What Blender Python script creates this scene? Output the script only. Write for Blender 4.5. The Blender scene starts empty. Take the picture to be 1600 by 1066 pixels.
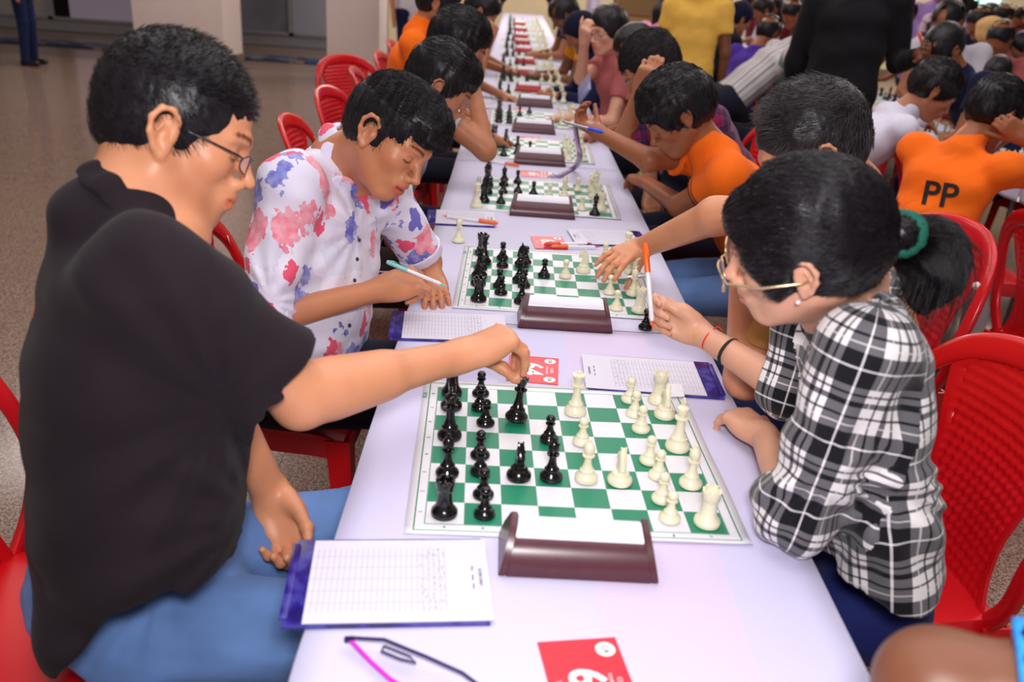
import bpy, bmesh, math, random
import numpy as np
from mathutils import Vector, Matrix, Euler
PI = math.pi
rnd = random.Random(7)
scene = bpy.context.scene
COL = scene.collection

# ------------------------------------------------------------------ camera, light, exposure
F = 1383.7
MROT = Matrix(((0.9978410422748311, -0.06274124178826812, -0.019411103285097653),
               (0.006613315197053174, 0.3900496640133467, -0.9207700710085986),
               (0.06534155197103202, 0.9186537956063435, 0.38962249088582585)))
CAMLOC = Vector((-0.13645, -1.10041, 1.51768))
cd = bpy.data.cameras.new('camera')
cam = bpy.data.objects.new('camera', cd); COL.objects.link(cam)
cam.matrix_world = Matrix.Translation(CAMLOC) @ MROT.to_4x4()
cd.sensor_width = 36.0; cd.lens = F * 36 / 1600
cd.clip_start = 0.05; cd.clip_end = 80
cd.dof.use_dof = True; cd.dof.focus_distance = 1.95; cd.dof.aperture_fstop = 3.4
scene.camera = cam
scene.view_settings.view_transform = 'Standard'
scene.view_settings.look = 'None'
scene.view_settings.gamma = 1.0
scene.view_settings.use_curve_mapping = False
scene.view_settings.exposure = 0.0
scene.cycles.use_denoising = True
scene.cycles.max_bounces = 6
scene.cycles.diffuse_bounces = 3
scene.cycles.glossy_bounces = 3
scene.cycles.transmission_bounces = 4
scene.cycles.transparent_max_bounces = 8
scene.cycles.sample_clamp_indirect = 4.0

world = bpy.data.worlds.new('hall_air'); scene.world = world; world.use_nodes = True
bg = world.node_tree.nodes['Background']
bg.inputs['Color'].default_value = (0.80, 0.79, 0.86, 1)
bg.inputs['Strength'].default_value = 0.35

def area(name, loc, rot, sx, sy, power, color):
    l = bpy.data.lights.new(name, 'AREA'); l.shape = 'RECTANGLE'; l.size = sx; l.size_y = sy
    l.energy = power; l.color = color
    o = bpy.data.objects.new(name, l); COL.objects.link(o); o.location = loc; o.rotation_euler = rot
    return o
# the photographer's flash, just above the lens, aimed with it
fl = area('camera_flash', CAMLOC + Vector((0.03, -0.03, 0.20)), (0, 0, 0), 0.22, 0.16, 17, (1.0, 0.965, 0.985))
fl.rotation_euler = Euler((math.radians(70), 0, math.radians(-1.5)))
fl.data.spread = math.radians(150)
# the same flash thrown up at the ceiling: the lit patch of ceiling over the near tables
area('flash_bounce', (0.0, 1.6, 4.2), (0, 0, 0), 4.5, 5.0, 138, (1.0, 0.975, 0.99))
# unseen area lamps added under the ceiling to fill the hall, stronger further back
for i, (x, y) in enumerate([(-3.5, 3.0), (3.0, 2.0), (0.0, 7.0), (5.5, 7.5), (-4.5, 9.0), (1.0, 12.5), (7.0, 13.0)]):
    area('hall_fill_light', (x, y, 4.25), (0, 0, 0), 3.0, 3.0, (270 if y > 10 else 130 if y > 8.5 else 62 if y > 6 else 34), (1.0, 0.93, 0.88))

# ------------------------------------------------------------------ pixel -> point on a real plane / at a real depth
def ray(px, py): return MROT @ Vector(((px - 800) / F, -(py - 533) / F, -1))
def atz(px, py, z=0.75):
    d = ray(px, py); return CAMLOC + d * ((z - CAMLOC.z) / d.z)
def atx(px, py, x):
    d = ray(px, py); return CAMLOC + d * ((x - CAMLOC.x) / d.x)
def aty(px, py, y):
    d = ray(px, py); return CAMLOC + d * ((y - CAMLOC.y) / d.y)
def atd(px, py, dep): return CAMLOC + ray(px, py) * dep

# ------------------------------------------------------------------ object helpers
def tag(o, label=None, cat=None, group=None, kind=None):
    if label: o['label'] = label
    if cat: o['category'] = cat
    if group: o['group'] = group
    if kind: o['kind'] = kind
    return o
def empty(name, loc=(0, 0, 0), rz=0.0, rot=None):
    o = bpy.data.objects.new(name, None); COL.objects.link(o)
    o.location = loc; o.rotation_euler = rot if rot else (0, 0, rz)
    o.empty_display_size = 0.05
    return o
def link(name, me, parent=None, mat=None):
    o = bpy.data.objects.new(name, me); COL.objects.link(o)
    if parent: o.parent = parent
    if mat and not me.materials: me.materials.append(mat)
    return o
def mesh(name, verts, faces, mat=None, parent=None, smooth=True, sharp=None):
    me = bpy.data.meshes.new(name)
    me.from_pydata([tuple(v) for v in verts], [], faces)
    if smooth: me.polygons.foreach_set('use_smooth', [True] * len(me.polygons))
    me.update()
    if sharp: me.set_sharp_from_angle(angle=math.radians(sharp))
    return link(name, me, parent, mat)
def from_bm(name, bm, mat=None, parent=None, smooth=True, sharp=35):
    bmesh.ops.recalc_face_normals(bm, faces=bm.faces)
    me = bpy.data.meshes.new(name); bm.to_mesh(me); bm.free()
    if smooth:
        me.polygons.foreach_set('use_smooth', [True] * len(me.polygons))
        if sharp: me.set_sharp_from_angle(angle=math.radians(sharp))
    return link(name, me, parent, mat)
def bm_box(bm, c, s, rot=None, bevel=0.0):
    m = Matrix.Translation(c) @ (rot.to_4x4() if rot else Matrix.Identity(4)) @ Matrix.Diagonal((s[0], s[1], s[2], 1))
    r = bmesh.ops.create_cube(bm, size=1.0, matrix=m)
    if bevel > 0:
        es = list({e for v in r['verts'] for e in v.link_edges})
        bmesh.ops.bevel(bm, geom=es, offset=bevel, segments=2, affect='EDGES', profile=0.6)
def box(name, c, s, mat, parent=None, bevel=0.0, rz=0.0):
    bm = bmesh.new(); bm_box(bm, (0, 0, 0), s, None, bevel)
    o = from_bm(name, bm, mat, parent); o.location = c; o.rotation_euler = (0, 0, rz); return o
def lathe_data(prof, n=24):
    vs, fs = [], []
    for r, z in prof:
        for i in range(n):
            a = 2 * PI * i / n; vs.append((r * math.cos(a), r * math.sin(a), z))
    m = len(prof)
    for j in range(m - 1):
        for i in range(n):
            k = (i + 1) % n
            fs.append((j * n + i, j * n + k, (j + 1) * n + k, (j + 1) * n + i))
    if prof[0][0] > 1e-6: fs.append(tuple(range(n - 1, -1, -1)))
    if prof[-1][0] > 1e-6: fs.append(tuple((m - 1) * n + i for i in range(n)))
    return vs, fs
def tube_data(pts, rad, n=8, cap=True, flat=1.0, up=Vector((0, 0, 1))):
    """swept tube through pts; rad a number or list; flat<1 squashes it along 'up'"""
    pts = [Vector(p) for p in pts]; m = len(pts)
    vs, fs = [], []
    for j, p in enumerate(pts):
        t = (pts[min(j + 1, m - 1)] - pts[max(j - 1, 0)]).normalized()
        a = up.cross(t)
        if a.length < 1e-4: a = Vector((1, 0, 0)).cross(t)
        a.normalize(); b = t.cross(a).normalized()
        r = rad[j] if isinstance(rad, (list, tuple)) else rad
        for i in range(n):
            th = 2 * PI * i / n
            vs.append(p + a * (r * math.cos(th)) + b * (r * flat * math.sin(th)))
    for j in range(m - 1):
        for i in range(n):
            k = (i + 1) % n
            fs.append((j * n + i, j * n + k, (j + 1) * n + k, (j + 1) * n + i))
    if cap:
        fs.append(tuple(range(n - 1, -1, -1))); fs.append(tuple((m - 1) * n + i for i in range(n)))
    return vs, fs
def tube(name, pts, rad, mat, parent=None, n=8, flat=1.0, up=Vector((0, 0, 1))):
    v, f = tube_data(pts, rad, n, True, flat, up); return mesh(name, v, f, mat, parent, sharp=60)
def catmull(pts, k=6):
    pts = [Vector(p) for p in pts]; out = []
    for i in range(len(pts) - 1):
        p0 = pts[max(i - 1, 0)]; p1 = pts[i]; p2 = pts[i + 1]; p3 = pts[min(i + 2, len(pts) - 1)]
        for j in range(k):
            t = j / k
            out.append(0.5 * ((2 * p1) + (p2 - p0) * t + (2 * p0 - 5 * p1 + 4 * p2 - p3) * t * t + (3 * p1 - p0 - 3 * p2 + p3) * t ** 3))
    out.append(pts[-1]); return out
def text_mesh(name, s, size, mat, parent, loc, rot, align='CENTER', extrude=0.0002, bold=0.0):
    cu = bpy.data.curves.new('tmp_text', 'FONT'); cu.body = s; cu.size = size; cu.align_x = align; cu.align_y = 'CENTER'
    cu.extrude = extrude; cu.offset = bold; cu.resolution_u = 3
    o = bpy.data.objects.new('tmp_text', cu); COL.objects.link(o)
    me = bpy.data.meshes.new_from_object(o.evaluated_get(bpy.context.evaluated_depsgraph_get()))
    bpy.data.objects.remove(o); bpy.data.curves.remove(cu)
    me.materials.clear()
    t = link(name, me, parent, mat); t.location = loc; t.rotation_euler = rot
    return t
def copy_tree(o, parent=None):
    c = o.copy(); COL.objects.link(c)
    if parent is not None: c.parent = parent
    for ch in o.children: copy_tree(ch, c)
    return c

# ------------------------------------------------------------------ materials
MATS = {}
def lin(c):
    return tuple(((v / 255) / 12.92 if v / 255 <= 0.04045 else ((v / 255 + 0.055) / 1.055) ** 2.4) for v in c)
class NT:
    def __init__(s, name):
        s.m = bpy.data.materials.new(name); s.m.use_nodes = True; s.t = s.m.node_tree
        s.b = s.t.nodes['Principled BSDF']
    def n(s, typ, **kw):
        nd = s.t.nodes.new(typ)
        for k, v in kw.items():
            if k in nd.inputs.keys() if hasattr(nd, 'inputs') else False: nd.inputs[k].default_value = v
            else: setattr(nd, k, v)
        return nd
    def l(s, a, b): s.t.links.new(a, b)
    def coord(s, kind='Object', scale=(1, 1, 1), rot=(0, 0, 0), loc=(0, 0, 0)):
        if kind.startswith('uv:'):
            c = s.t.nodes.new('ShaderNodeUVMap'); c.uv_map = kind[3:]; out = c.outputs[0]
        else:
            c = s.t.nodes.new('ShaderNodeTexCoord'); out = c.outputs[kind]
        mp = s.t.nodes.new('ShaderNodeMapping'); mp.inputs['Scale'].default_value = scale
        mp.inputs['Rotation'].default_value = rot; mp.inputs['Location'].default_value = loc
        s.l(out, mp.inputs[0]); return mp.outputs[0]
    def math(s, op, a, b=None, c=None):
        nd = s.t.nodes.new('ShaderNodeMath'); nd.operation = op
        for i, v in enumerate((a, b, c)):
            if v is None: continue
            if isinstance(v, (int, float)): nd.inputs[i].default_value = v
            else: s.l(v, nd.inputs[i])
        return nd.outputs[0]
    def mix(s, fac, a, b, blend='MIX'):
        nd = s.t.nodes.new('ShaderNodeMix'); nd.data_type = 'RGBA'; nd.blend_type = blend
        for i, v in ((0, fac), (6, a), (7, b)):
            if isinstance(v, (int, float)): nd.inputs[i].default_value = v
            elif isinstance(v, tuple): nd.inputs[i].default_value = (*v[:3], 1)
            else: s.l(v, nd.inputs[i])
        return nd.outputs[2]
    def ramp(s, fac, stops, interp='LINEAR'):
        r = s.t.nodes.new('ShaderNodeValToRGB'); r.color_ramp.interpolation = interp
        el = r.color_ramp.elements
        while len(el) < len(stops): el.new(0.5)
        for e, (p, c) in zip(el, stops): e.position = p; e.color = (*c[:3], 1)
        s.l(fac, r.inputs[0]); return r.outputs[0]
    def noise(s, vec, scale, detail=2, rough=0.5, out='Fac'):
        nd = s.t.nodes.new('ShaderNodeTexNoise'); nd.inputs['Scale'].default_value = scale
        nd.inputs['Detail'].default_value = detail; nd.inputs['Roughness'].default_value = rough
        if vec is not None: s.l(vec, nd.inputs['Vector'])
        return nd.outputs[out]
    def bump(s, h, strength=0.3, dist=0.01):
        b = s.t.nodes.new('ShaderNodeBump'); b.inputs['Strength'].default_value = strength; b.inputs['Distance'].default_value = dist
        s.l(h, b.inputs['Height']); s.l(b.outputs[0], s.b.inputs['Normal'])
    def col(s, c):
        if isinstance(c, tuple): s.b.inputs['Base Color'].default_value = (*c[:3], 1)
        else: s.l(c, s.b.inputs['Base Color'])
    def set(s, **kw):
        for k, v in kw.items(): s.b.inputs[k.replace('_', ' ')].default_value = v
def simple(name, rgb, rough=0.5, spec=0.5, noise_amt=0.06, nscale=40, bump=0.0, metal=0.0, coat=0.0, sheen=0.0, bscale=None, bdist=0.002):
    """procedural solid: base colour with a little mottling and optional fine relief"""
    key = name
    if key in MATS: return MATS[key]
    t = NT(name); c = lin(rgb); v = t.coord('Object')
    n = t.noise(v, nscale, 3)
    lo = tuple(x * (1 - noise_amt) for x in c); hi = tuple(min(1, x * (1 + noise_amt)) for x in c)
    t.col(t.ramp(n, [(0.3, lo), (0.7, hi)]))
    t.set(Roughness=rough, Metallic=metal); t.b.inputs['Specular IOR Level'].default_value = spec
    if coat: t.b.inputs['Coat Weight'].default_value = coat; t.b.inputs['Coat Roughness'].default_value = 0.1
    if sheen: t.b.inputs['Sheen Weight'].default_value = sheen
    if bump: t.bump(t.noise(v, bscale or nscale * 4, 3), bump, bdist)
    MATS[key] = t.m; return t.m
# ------------------------------------------------------------------ setting
def granite():
    t = NT('granite'); v = t.coord('Object')
    # speckled grey-pink granite
    n1 = t.noise(v, 130, 3, 0.65); n2 = t.noise(v, 300, 2, 0.6); n3 = t.noise(v, 1.2, 2)
    base = t.ramp(n1, [(0.34, lin((84, 66, 60))), (0.47, lin((140, 114, 102))), (0.60, lin((184, 158, 142)))])
    dark = t.math('LESS_THAN', n2, 0.415)
    c = t.mix(dark, base, lin((38, 33, 32)))
    c = t.mix(t.math('MULTIPLY', n3, 0.25), c, lin((120, 96, 82)))
    t.col(c); t.set(Roughness=0.15); t.b.inputs['Specular IOR Level'].default_value = 0.55
    return t.m
M_granite = granite()
M_grout = simple('floor_joint', (118, 98, 88), 0.25)
M_wall = simple('cream_wall', (226, 206, 170), 0.85, 0.2, 0.03, 3, 0.1, bscale=60)
M_wallgrey = simple('grey_green_wall', (150, 152, 140), 0.85, 0.2, 0.03, 3)
M_ceiling = simple('ceiling_paint', (225, 222, 218), 0.9, 0.2, 0.02, 3)
M_pillar = simple('pillar_paint', (214, 197, 192), 0.7, 0.3, 0.03, 2, 0.08, bscale=50)
M_skirt = simple('skirting_stone', (120, 98, 84), 0.3)
M_frame = simple('aluminium_frame', (128, 126, 130), 0.35, 0.5, 0.03, 20)
M_darkin = simple('dark_interior', (46, 36, 32), 0.8)
M_wooddoor = simple('brown_wood', (96, 56, 30), 0.5, 0.4, 0.15, 8)
M_whitebd = simple('white_board', (196, 186, 214), 0.5)

fl_ = box('floor', (1.5, 6.2, -0.03), (24, 23, 0.04), M_grout); tag(fl_, kind='structure')
TS = 0.6
tile_me = None
cnt = 0
def tile(cx, cy, s):
    global tile_me
    bm = bmesh.new(); g = 0.0007
    bm_box(bm, (0, 0, 0), (s - 2 * g, s - 2 * g, 0.012), None, 0.0004)
    return bm
big_me = None
# granite slabs of the floor: one object each where the joints can be told apart
for gx in range(-12, 12):
    for gy in range(-1, 18):
        cx, cy = gx * TS + 0.1, gy * TS + 0.15
        w = MROT.transposed() @ (Vector((cx, cy, 0)) - CAMLOC)
        if w.z > -0.3: continue
        px, py = 800 + F * w.x / -w.z, 533 - F * w.y / -w.z
        if px < -160 or px > 1760 or py > 1350 or py < -60: continue
        if cnt >= 300: continue
        # skip slabs wholly under the long rows of tables
        if -0.25 < cx < 0.25 and cy > -0.5: continue
        if tile_me is None:
            o = from_bm('floor_tile', tile(0, 0, TS), M_granite, fl_, False); tile_me = o.data
        else:
            o = link('floor_tile', tile_me, fl_)
        o.location = (cx - 1.5, cy - 6.2, 0.03 - 0.006)
        o['cell'] = 0; del o['cell']
        cnt += 1
        tile_me_used = True
USED = {(round(o.location.x + 1.5, 2), round(o.location.y + 6.2, 2)) for o in fl_.children}
vs, fs = [], []
for gx in range(-17, 22):
    for gy in range(-6, 19):
        cx, cy = gx * TS + 0.1, gy * TS + 0.15
        if (round(cx, 2), round(cy, 2)) in USED or not (-10.3 < cx < 13.2 and -5 < cy < 17.4): continue
        h = TS / 2 - 0.0007; b = len(vs)
        for sx, sy in ((-1, -1), (1, -1), (1, 1), (-1, 1)): vs.append((cx + sx * h - 1.5, cy + sy * h - 6.2, 0.0298))
        for sx, sy in ((-1, -1), (1, -1), (1, 1), (-1, 1)): vs.append((cx + sx * h - 1.5, cy + sy * h - 6.2, 0.02))
        fs += [(b, b + 1, b + 2, b + 3)] + [(b + i, b + 4 + i, b + 4 + (i + 1) % 4, b + (i + 1) % 4) for i in range(4)]
o = mesh('floor_tile', vs, fs, M_granite, fl_, smooth=False); tag(o, kind='stuff')

ce = box('ceiling', (1.5, 6.2, 4.4), (24, 23, 0.1), M_ceiling); tag(ce, kind='structure')
wf = box('wall_back', (4.6, 17.2, 2.2), (13.6, 0.15, 4.4), M_wall); tag(wf, kind='structure')
wr = box('wall_right', (13.2, 6.2, 2.2), (0.15, 22, 4.4), M_wallgrey); tag(wr, kind='structure')
wl = box('wall_left', (-10.2, 6.2, 2.2), (0.15, 22, 4.4), M_wall); tag(wl, kind='structure')
wp = box('wall_partition', (-2.2, 16.0, 2.2), (0.15, 2.4, 4.4), M_wall); tag(wp, kind='structure')
bb = box('baseboard_back', (4.6, 17.10, 0.06), (13.5, 0.04, 0.12), M_skirt); tag(bb, kind='structure')

# glazed shopfront at the left rear
YB = 14.75
def glass_mat():
    t = NT('frosted_glass'); v = t.coord('Object'); n = t.noise(v, 1.3, 2)
    t.col(t.ramp(n, [(0.35, lin((96, 96, 104))), (0.7, lin((120, 120, 128)))])); t.set(Roughness=0.12)
    return t.m
M_glass = glass_mat()
wb = box('wall_front_left', (-6.2, YB + 0.25, 3.55), (8.0, 0.2, 1.7), M_wall); tag(wb, kind='structure')
kb = box('trim_1', (-6.2, YB + 0.05, 0.09), (8.0, 0.12, 0.18), M_frame); tag(kb, kind='structure')
dk = box('wall_inside', (-6.2, YB + 1.2, 1.4), (8.0, 0.1, 2.9), M_darkin); tag(dk, kind='structure')
def glazing(n, x0, x1, mat, label_part='pane', panel=True):
    w = empty('window_%d' % n, ((x0 + x1) / 2, YB, 0.18)); tag(w, kind='structure')
    W = x1 - x0; fr = 0.045
    for sx in (-1, 1): o = box('window_frame', (sx * (W / 2 - fr / 2), 0, 1.26), (fr, 0.07, 2.52), M_frame, w)
    for z in (0.0 + fr / 2, 2.52): box('window_frame', (0, 0, z), (W, 0.07, fr), M_frame, w)
    if panel: box(label_part, (0, 0, 1.26), (W - 2 * fr, 0.012, 2.44), mat, w)
    return w
glazing(1, -10.0, -8.9, M_glass); glazing(2, -8.9, -7.95, simple('pale_pane', (150, 146, 150), 0.2))
glazing(4, -6.05, -5.0, M_glass); glazing(5, -5.0, -3.9, M_glass); glazing(6, -3.9, -2.3, simple('grey_pane', (146, 146, 156), 0.18))
d = glazing(3, -7.95, -6.05, M_glass, panel=False); d.name = 'door_1'
ob = box('notice_board', (-7.05, YB + 0.02, 1.10), (1.15, 0.05, 1.75), M_whitebd); tag(ob, 'pale lilac board standing in the open glass doorway at the left rear', 'board')
ob = box('wooden_cupboard', (-6.32, YB + 0.5, 1.1), (0.5, 0.4, 2.2), M_wooddoor, bevel=0.01); tag(ob, 'dark brown wooden cupboard behind the lilac board in the doorway', 'cupboard')

def carpet_mat():
    t = NT('runner_pattern'); v = t.coord('Object', (1.6, 4.5, 1))
    vo = t.n('ShaderNodeTexVoronoi'); vo.inputs['Scale'].default_value = 2.2; t.l(v, vo.inputs['Vector'])
    n = t.noise(v, 2.6, 3)
    c = t.ramp(vo.outputs['Distance'], [(0.10, lin((190, 120, 60))), (0.24, lin((160, 140, 110))), (0.36, lin((20, 70, 120))), (0.6, lin((12, 22, 46)))], 'LINEAR')
    c = t.mix(t.math('GREATER_THAN', n, 0.55), c, lin((16, 26, 60)))
    t.col(c); t.set(Roughness=0.95); t.bump(t.noise(v, 200, 2), 0.4, 0.003); return t.m
cp = box('carpet_runner', (-5.8, 12.75, 0.008), (9.0, 0.62, 0.016), carpet_mat(), bevel=0.003)
tag(cp, 'dark blue patterned carpet runner with tan flowers in front of the glass doors', 'carpet')

def pillar(n, x0, x1, y0, y1):
    c = ((x0 + x1) / 2, (y0 + y1) / 2, 2.18)
    o = box('pillar_%d' % n, c, (x1 - x0, y1 - y0, 4.36), M_pillar, bevel=0.01); tag(o, kind='structure')
    o.name = 'pillar'
    s = box('skirting', (0, 0, -2.18 + 0.055), (x1 - x0 + 0.03, y1 - y0 + 0.03, 0.11), M_skirt, o)
    return o
pillar(1, -5.22, -4.02, 11.4, 12.25)
pillar(2, -2.45, -1.80, 10.45, 11.2)
p3 = pillar(3, 3.35, 4.0, 12.6, 13.3)

# far right: bright opening seen high on the grey wall
t = NT('daylight_panel'); e = t.b; e.inputs['Emission Color'].default_value = (*lin((190, 245, 225)), 1); e.inputs['Emission Strength'].default_value = 1.6
nz = t.noise(t.coord('Object'), 3, 2); t.col(t.ramp(nz, [(0.4, lin((150, 210, 190))), (0.6, lin((190, 235, 220)))]))
M_lit = t.m
p = aty(1520, -8, 17.08)
w = empty('window_7', (p.x, 17.1, p.z)); tag(w, kind='structure')
box('pane', (0, 0, 0), (1.15, 0.02, 0.75), M_lit, w)
for sx in (-1, 0.25, 1): box('window_frame', (sx * 0.58, -0.015, 0), (0.04, 0.04, 0.79), simple('pale_frame', (190, 220, 205), 0.5), w)
for sz in (-1, 1): box('window_frame', (0, -0.015, sz * 0.385), (1.2, 0.04, 0.04), simple('pale_frame', (190, 220, 205), 0.5), w)

# furniture at the far end
ob = box('cardboard_cabinet', (2.05, 15.9, 0.75), (0.85, 0.5, 1.5), simple('kraft_brown', (128, 92, 52), 0.8), bevel=0.01)
box('shelf_front', (0, -0.26, 0.35), (0.78, 0.02, 0.5), simple('kraft_dark', (100, 72, 40), 0.8), ob)
tag(ob, 'brown cardboard coloured cabinet against the far cream wall', 'cabinet')
ob = box('teal_banner_stand', (2.45, 14.4, 0.7), (0.5, 0.08, 1.4), simple('teal_board', (20, 120, 150), 0.6), bevel=0.01)
tag(ob, 'upright teal blue board at the far end behind the pink scarf', 'board')
ob = box('low_counter', (1.5, 15.2, 0.35), (0.7, 0.5, 0.7), simple('pale_counter', (200, 190, 170), 0.6), bevel=0.02)
tag(ob, 'low pale counter in front of the brown cabinet', 'counter')

# ------------------------------------------------------------------ tables and cloths
def cloth_mat(name, rgb, pink=True):
    t = NT(name); v = t.coord('Object')
    n = t.noise(v, 1.4, 2); c = lin(rgb)
    base = t.ramp(n, [(0.3, tuple(x * 0.95 for x in c)), (0.7, c)])
    if pink:  # pinkish reflected light painted into the cloth colour as a band
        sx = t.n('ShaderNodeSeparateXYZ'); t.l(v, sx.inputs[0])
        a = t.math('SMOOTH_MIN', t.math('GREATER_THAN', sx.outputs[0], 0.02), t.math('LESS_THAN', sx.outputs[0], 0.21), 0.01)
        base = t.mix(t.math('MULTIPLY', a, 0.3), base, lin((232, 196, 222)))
    t.col(base); t.set(Roughness=0.72); t.b.inputs['Specular IOR Level'].default_value = 0.25
    t.b.inputs['Sheen Weight'].default_value = 0.1
    w = t.n('ShaderNodeTexWave'); w.inputs['Scale'].default_value = 260; t.l(v, w.inputs['Vector'])
    n2 = t.noise(v, 7, 3, 0.5)
    t.bump(n2, 0.25, 0.012); return t.m
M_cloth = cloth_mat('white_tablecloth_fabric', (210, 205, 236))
M_cloth2 = cloth_mat('white_tablecloth_fabric_plain', (208, 204, 228), False)
M_top = simple('plywood_top', (150, 120, 84), 0.6); M_leg = simple('grey_steel', (110, 110, 115), 0.4, metal=0.8)
def table(xc, y0, y1, w, desc, far=False):
    t = empty('trestle_table', (xc, (y0 + y1) / 2, 0)); L = y1 - y0
    tag(t, 'trestle table hidden under the white cloth, ' + desc, 'table', 'tables under the cloths')
    box('tabletop', (0, 0, 0.731), (w - 0.012, L - 0.02, 0.025), M_top, t, 0.003)
    for sx in (-1, 1):
        for sy in (-1, 1):
            tube('leg', [(sx * (w / 2 - 0.06), sy * (L / 2 - 0.15), 0.72), (sx * (w / 2 - 0.05), sy * (L / 2 - 0.10), 0.0)], 0.013, M_leg, t)
    # cloth: top sheet with falls on the long sides, gently creased
    nx, ny = 30, 40; vs = []; drop = 0.10
    R = random.Random(int(y0 * 10)); ph = [R.uniform(0, 6) for _ in range(6)]
    us = [-w / 2 - drop * (1 - i / 6) for i in range(6)] + [-w / 2 + w * i / (nx - 13) for i in range(nx - 12)] + [w / 2 + drop * (i + 1) / 6 for i in range(6)]
    for u in us:
        for j in range(ny + 1):
            v = y0 + (L - 0.004) * j / ny - (y0 + y1) / 2
            if abs(u) <= w / 2 + 1e-6:
                e = 0.0006 * math.sin(7 * u + 9 * v + ph[0]) + 0.0006 * math.sin(-11 * u + 5 * v + ph[1])
                x, z = u, 0.7475 + e + 0.0012
            else:
                d = abs(u) - w / 2; s = 1 if u > 0 else -1
                x = s * (w / 2 + 0.004 + 0.05 * d + d * 0.10 * math.sin(v * 14 + ph[2]) + d * 0.04 * math.sin(v * 33 + ph[3])); z = 0.746 - d * 0.99
            vs.append((x, v, z))
    n1 = len(us); fs = [(i * (ny + 1) + j, (i + 1) * (ny + 1) + j, (i + 1) * (ny + 1) + j + 1, i * (ny + 1) + j + 1) for i in range(n1 - 1) for j in range(ny)]
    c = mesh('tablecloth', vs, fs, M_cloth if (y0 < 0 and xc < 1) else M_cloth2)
    c.location = (xc, (y0 + y1) / 2, 0)
    md = c.modifiers.new('thick', 'SOLIDIFY'); md.thickness = 0.0012; md.offset = -1
    tag(c, 'white tablecloth ' + desc, 'tablecloth', 'white tablecloths')
    return t
ORD = ['first', 'second', 'third', 'fourth', 'fifth', 'sixth', 'seventh', 'eighth', 'ninth', 'tenth', 'eleventh', 'twelfth', 'thirteenth', 'fourteenth', 'fifteenth', 'sixteenth']
y = -1.01
TW = 0.694
for i in range(9):
    nm = 'nearest the camera in the long row' if i == 0 else '%s from the camera in the long row' % ORD[i]
    table(0.0, y, y + 1.83, TW, nm); y += 1.83
    if y > 14.2: break
y = 1.2
for i in range(7):
    table(2.62, y, y + 1.83, 0.66, '%s from the camera in the right row' % ORD[i]); y += 1.83

# ------------------------------------------------------------------ chess sets
def board_mat():
    t = NT('green_white_board_print'); v = t.coord('Object')
    s = t.n('ShaderNodeSeparateXYZ'); t.l(v, s.inputs[0]); X, Y = s.outputs[0], s.outputs[1]
    sq = 0.057
    fx = t.math('FLOOR', t.math('DIVIDE', X, sq)); fy = t.math('FLOOR', t.math('DIVIDE', Y, sq))
    par = t.math('PINGPONG', t.math('ADD', fx, fy), 1.0)
    ax = t.math('ABSOLUTE', t.math('SUBTRACT', X, 4 * sq)); ay = t.math('ABSOLUTE', t.math('SUBTRACT', Y, 4 * sq))
    m = t.math('MAXIMUM', ax, ay)
    inside = t.math('LESS_THAN', m, 4 * sq)
    g = t.math('MULTIPLY', t.math('GREATER_THAN', par, 0.5), inside)
    def ring(r, w): return t.math('LESS_THAN', t.math('ABSOLUTE', t.math('SUBTRACT', m, r)), w)
    rings = t.math('MAXIMUM', ring(4 * sq + 0.001, 0.0008), ring(4 * sq + 0.0165, 0.0011))
    fac = t.math('MAXIMUM', g, rings)
    n = t.noise(v, 5, 2)
    white = t.ramp(n, [(0.3, lin((222, 220, 226))), (0.7, lin((232, 230, 236)))])
    t.col(t.mix(fac, white, lin((30, 132, 98))))
    t.set(Roughness=0.38); t.b.inputs['Specular IOR Level'].default_value = 0.4
    t.bump(n, 0.2, 0.01)
    return t.m
M_board = board_mat()
M_print = simple('green_print', (40, 140, 110), 0.5)
M_black = simple('black_piece_plastic', (16, 15, 17), 0.16, 0.6, 0.1, 30)
M_ivory = simple('ivory_piece_plastic', (236, 230, 200), 0.28, 0.5, 0.02, 30)
def board_mesh():
    w0, w1, h0, h1 = -0.030, 0.486, -0.026, 0.482
    n = 26; vs = []; fs = []
    for i in range(n + 1):
        for j in range(n + 1):
            x = w0 + (w1 - w0) * i / n; y = h0 + (h1 - h0) * j / n
            z = 0.0012 + 0.0005 * math.sin(x * 17 + 1) + 0.0005 * math.sin(y * 13 + x * 9)
            ex = max(0, (x - 0.44) / 0.045); ey = max(0, (y - 0.44) / 0.045); e2 = max(0, (0.01 - y) / 0.035)
            z += 0.004 * (ex * ex * (0.3 + 0.7 * math.sin(y * 12) ** 2)) + 0.003 * ey * ey + 0.002 * e2 * e2 * (x > 0.3)
            vs.append((x, y, z))
    m = n + 1
    fs = [(i * m + j, (i + 1) * m + j, (i + 1) * m + j + 1, i * m + j + 1) for i in range(n) for j in range(n)]
    k = len(vs); vs += [(x, y, z - 0.0009) for x, y, z in vs]
    fs += [(b[3] + k, b[2] + k, b[1] + k, b[0] + k) for b in list(fs)]
    ring = [i * m for i in range(m)] + [n * m + j for j in range(1, m)] + [i * m + n for i in range(n - 1, -1, -1)] + [j for j in range(n - 1, 0, -1)]
    fs += [(ring[a], ring[a] + k, ring[(a + 1) % len(ring)] + k, ring[(a + 1) % len(ring)]) for a in range(len(ring))]
    return vs, fs
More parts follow.
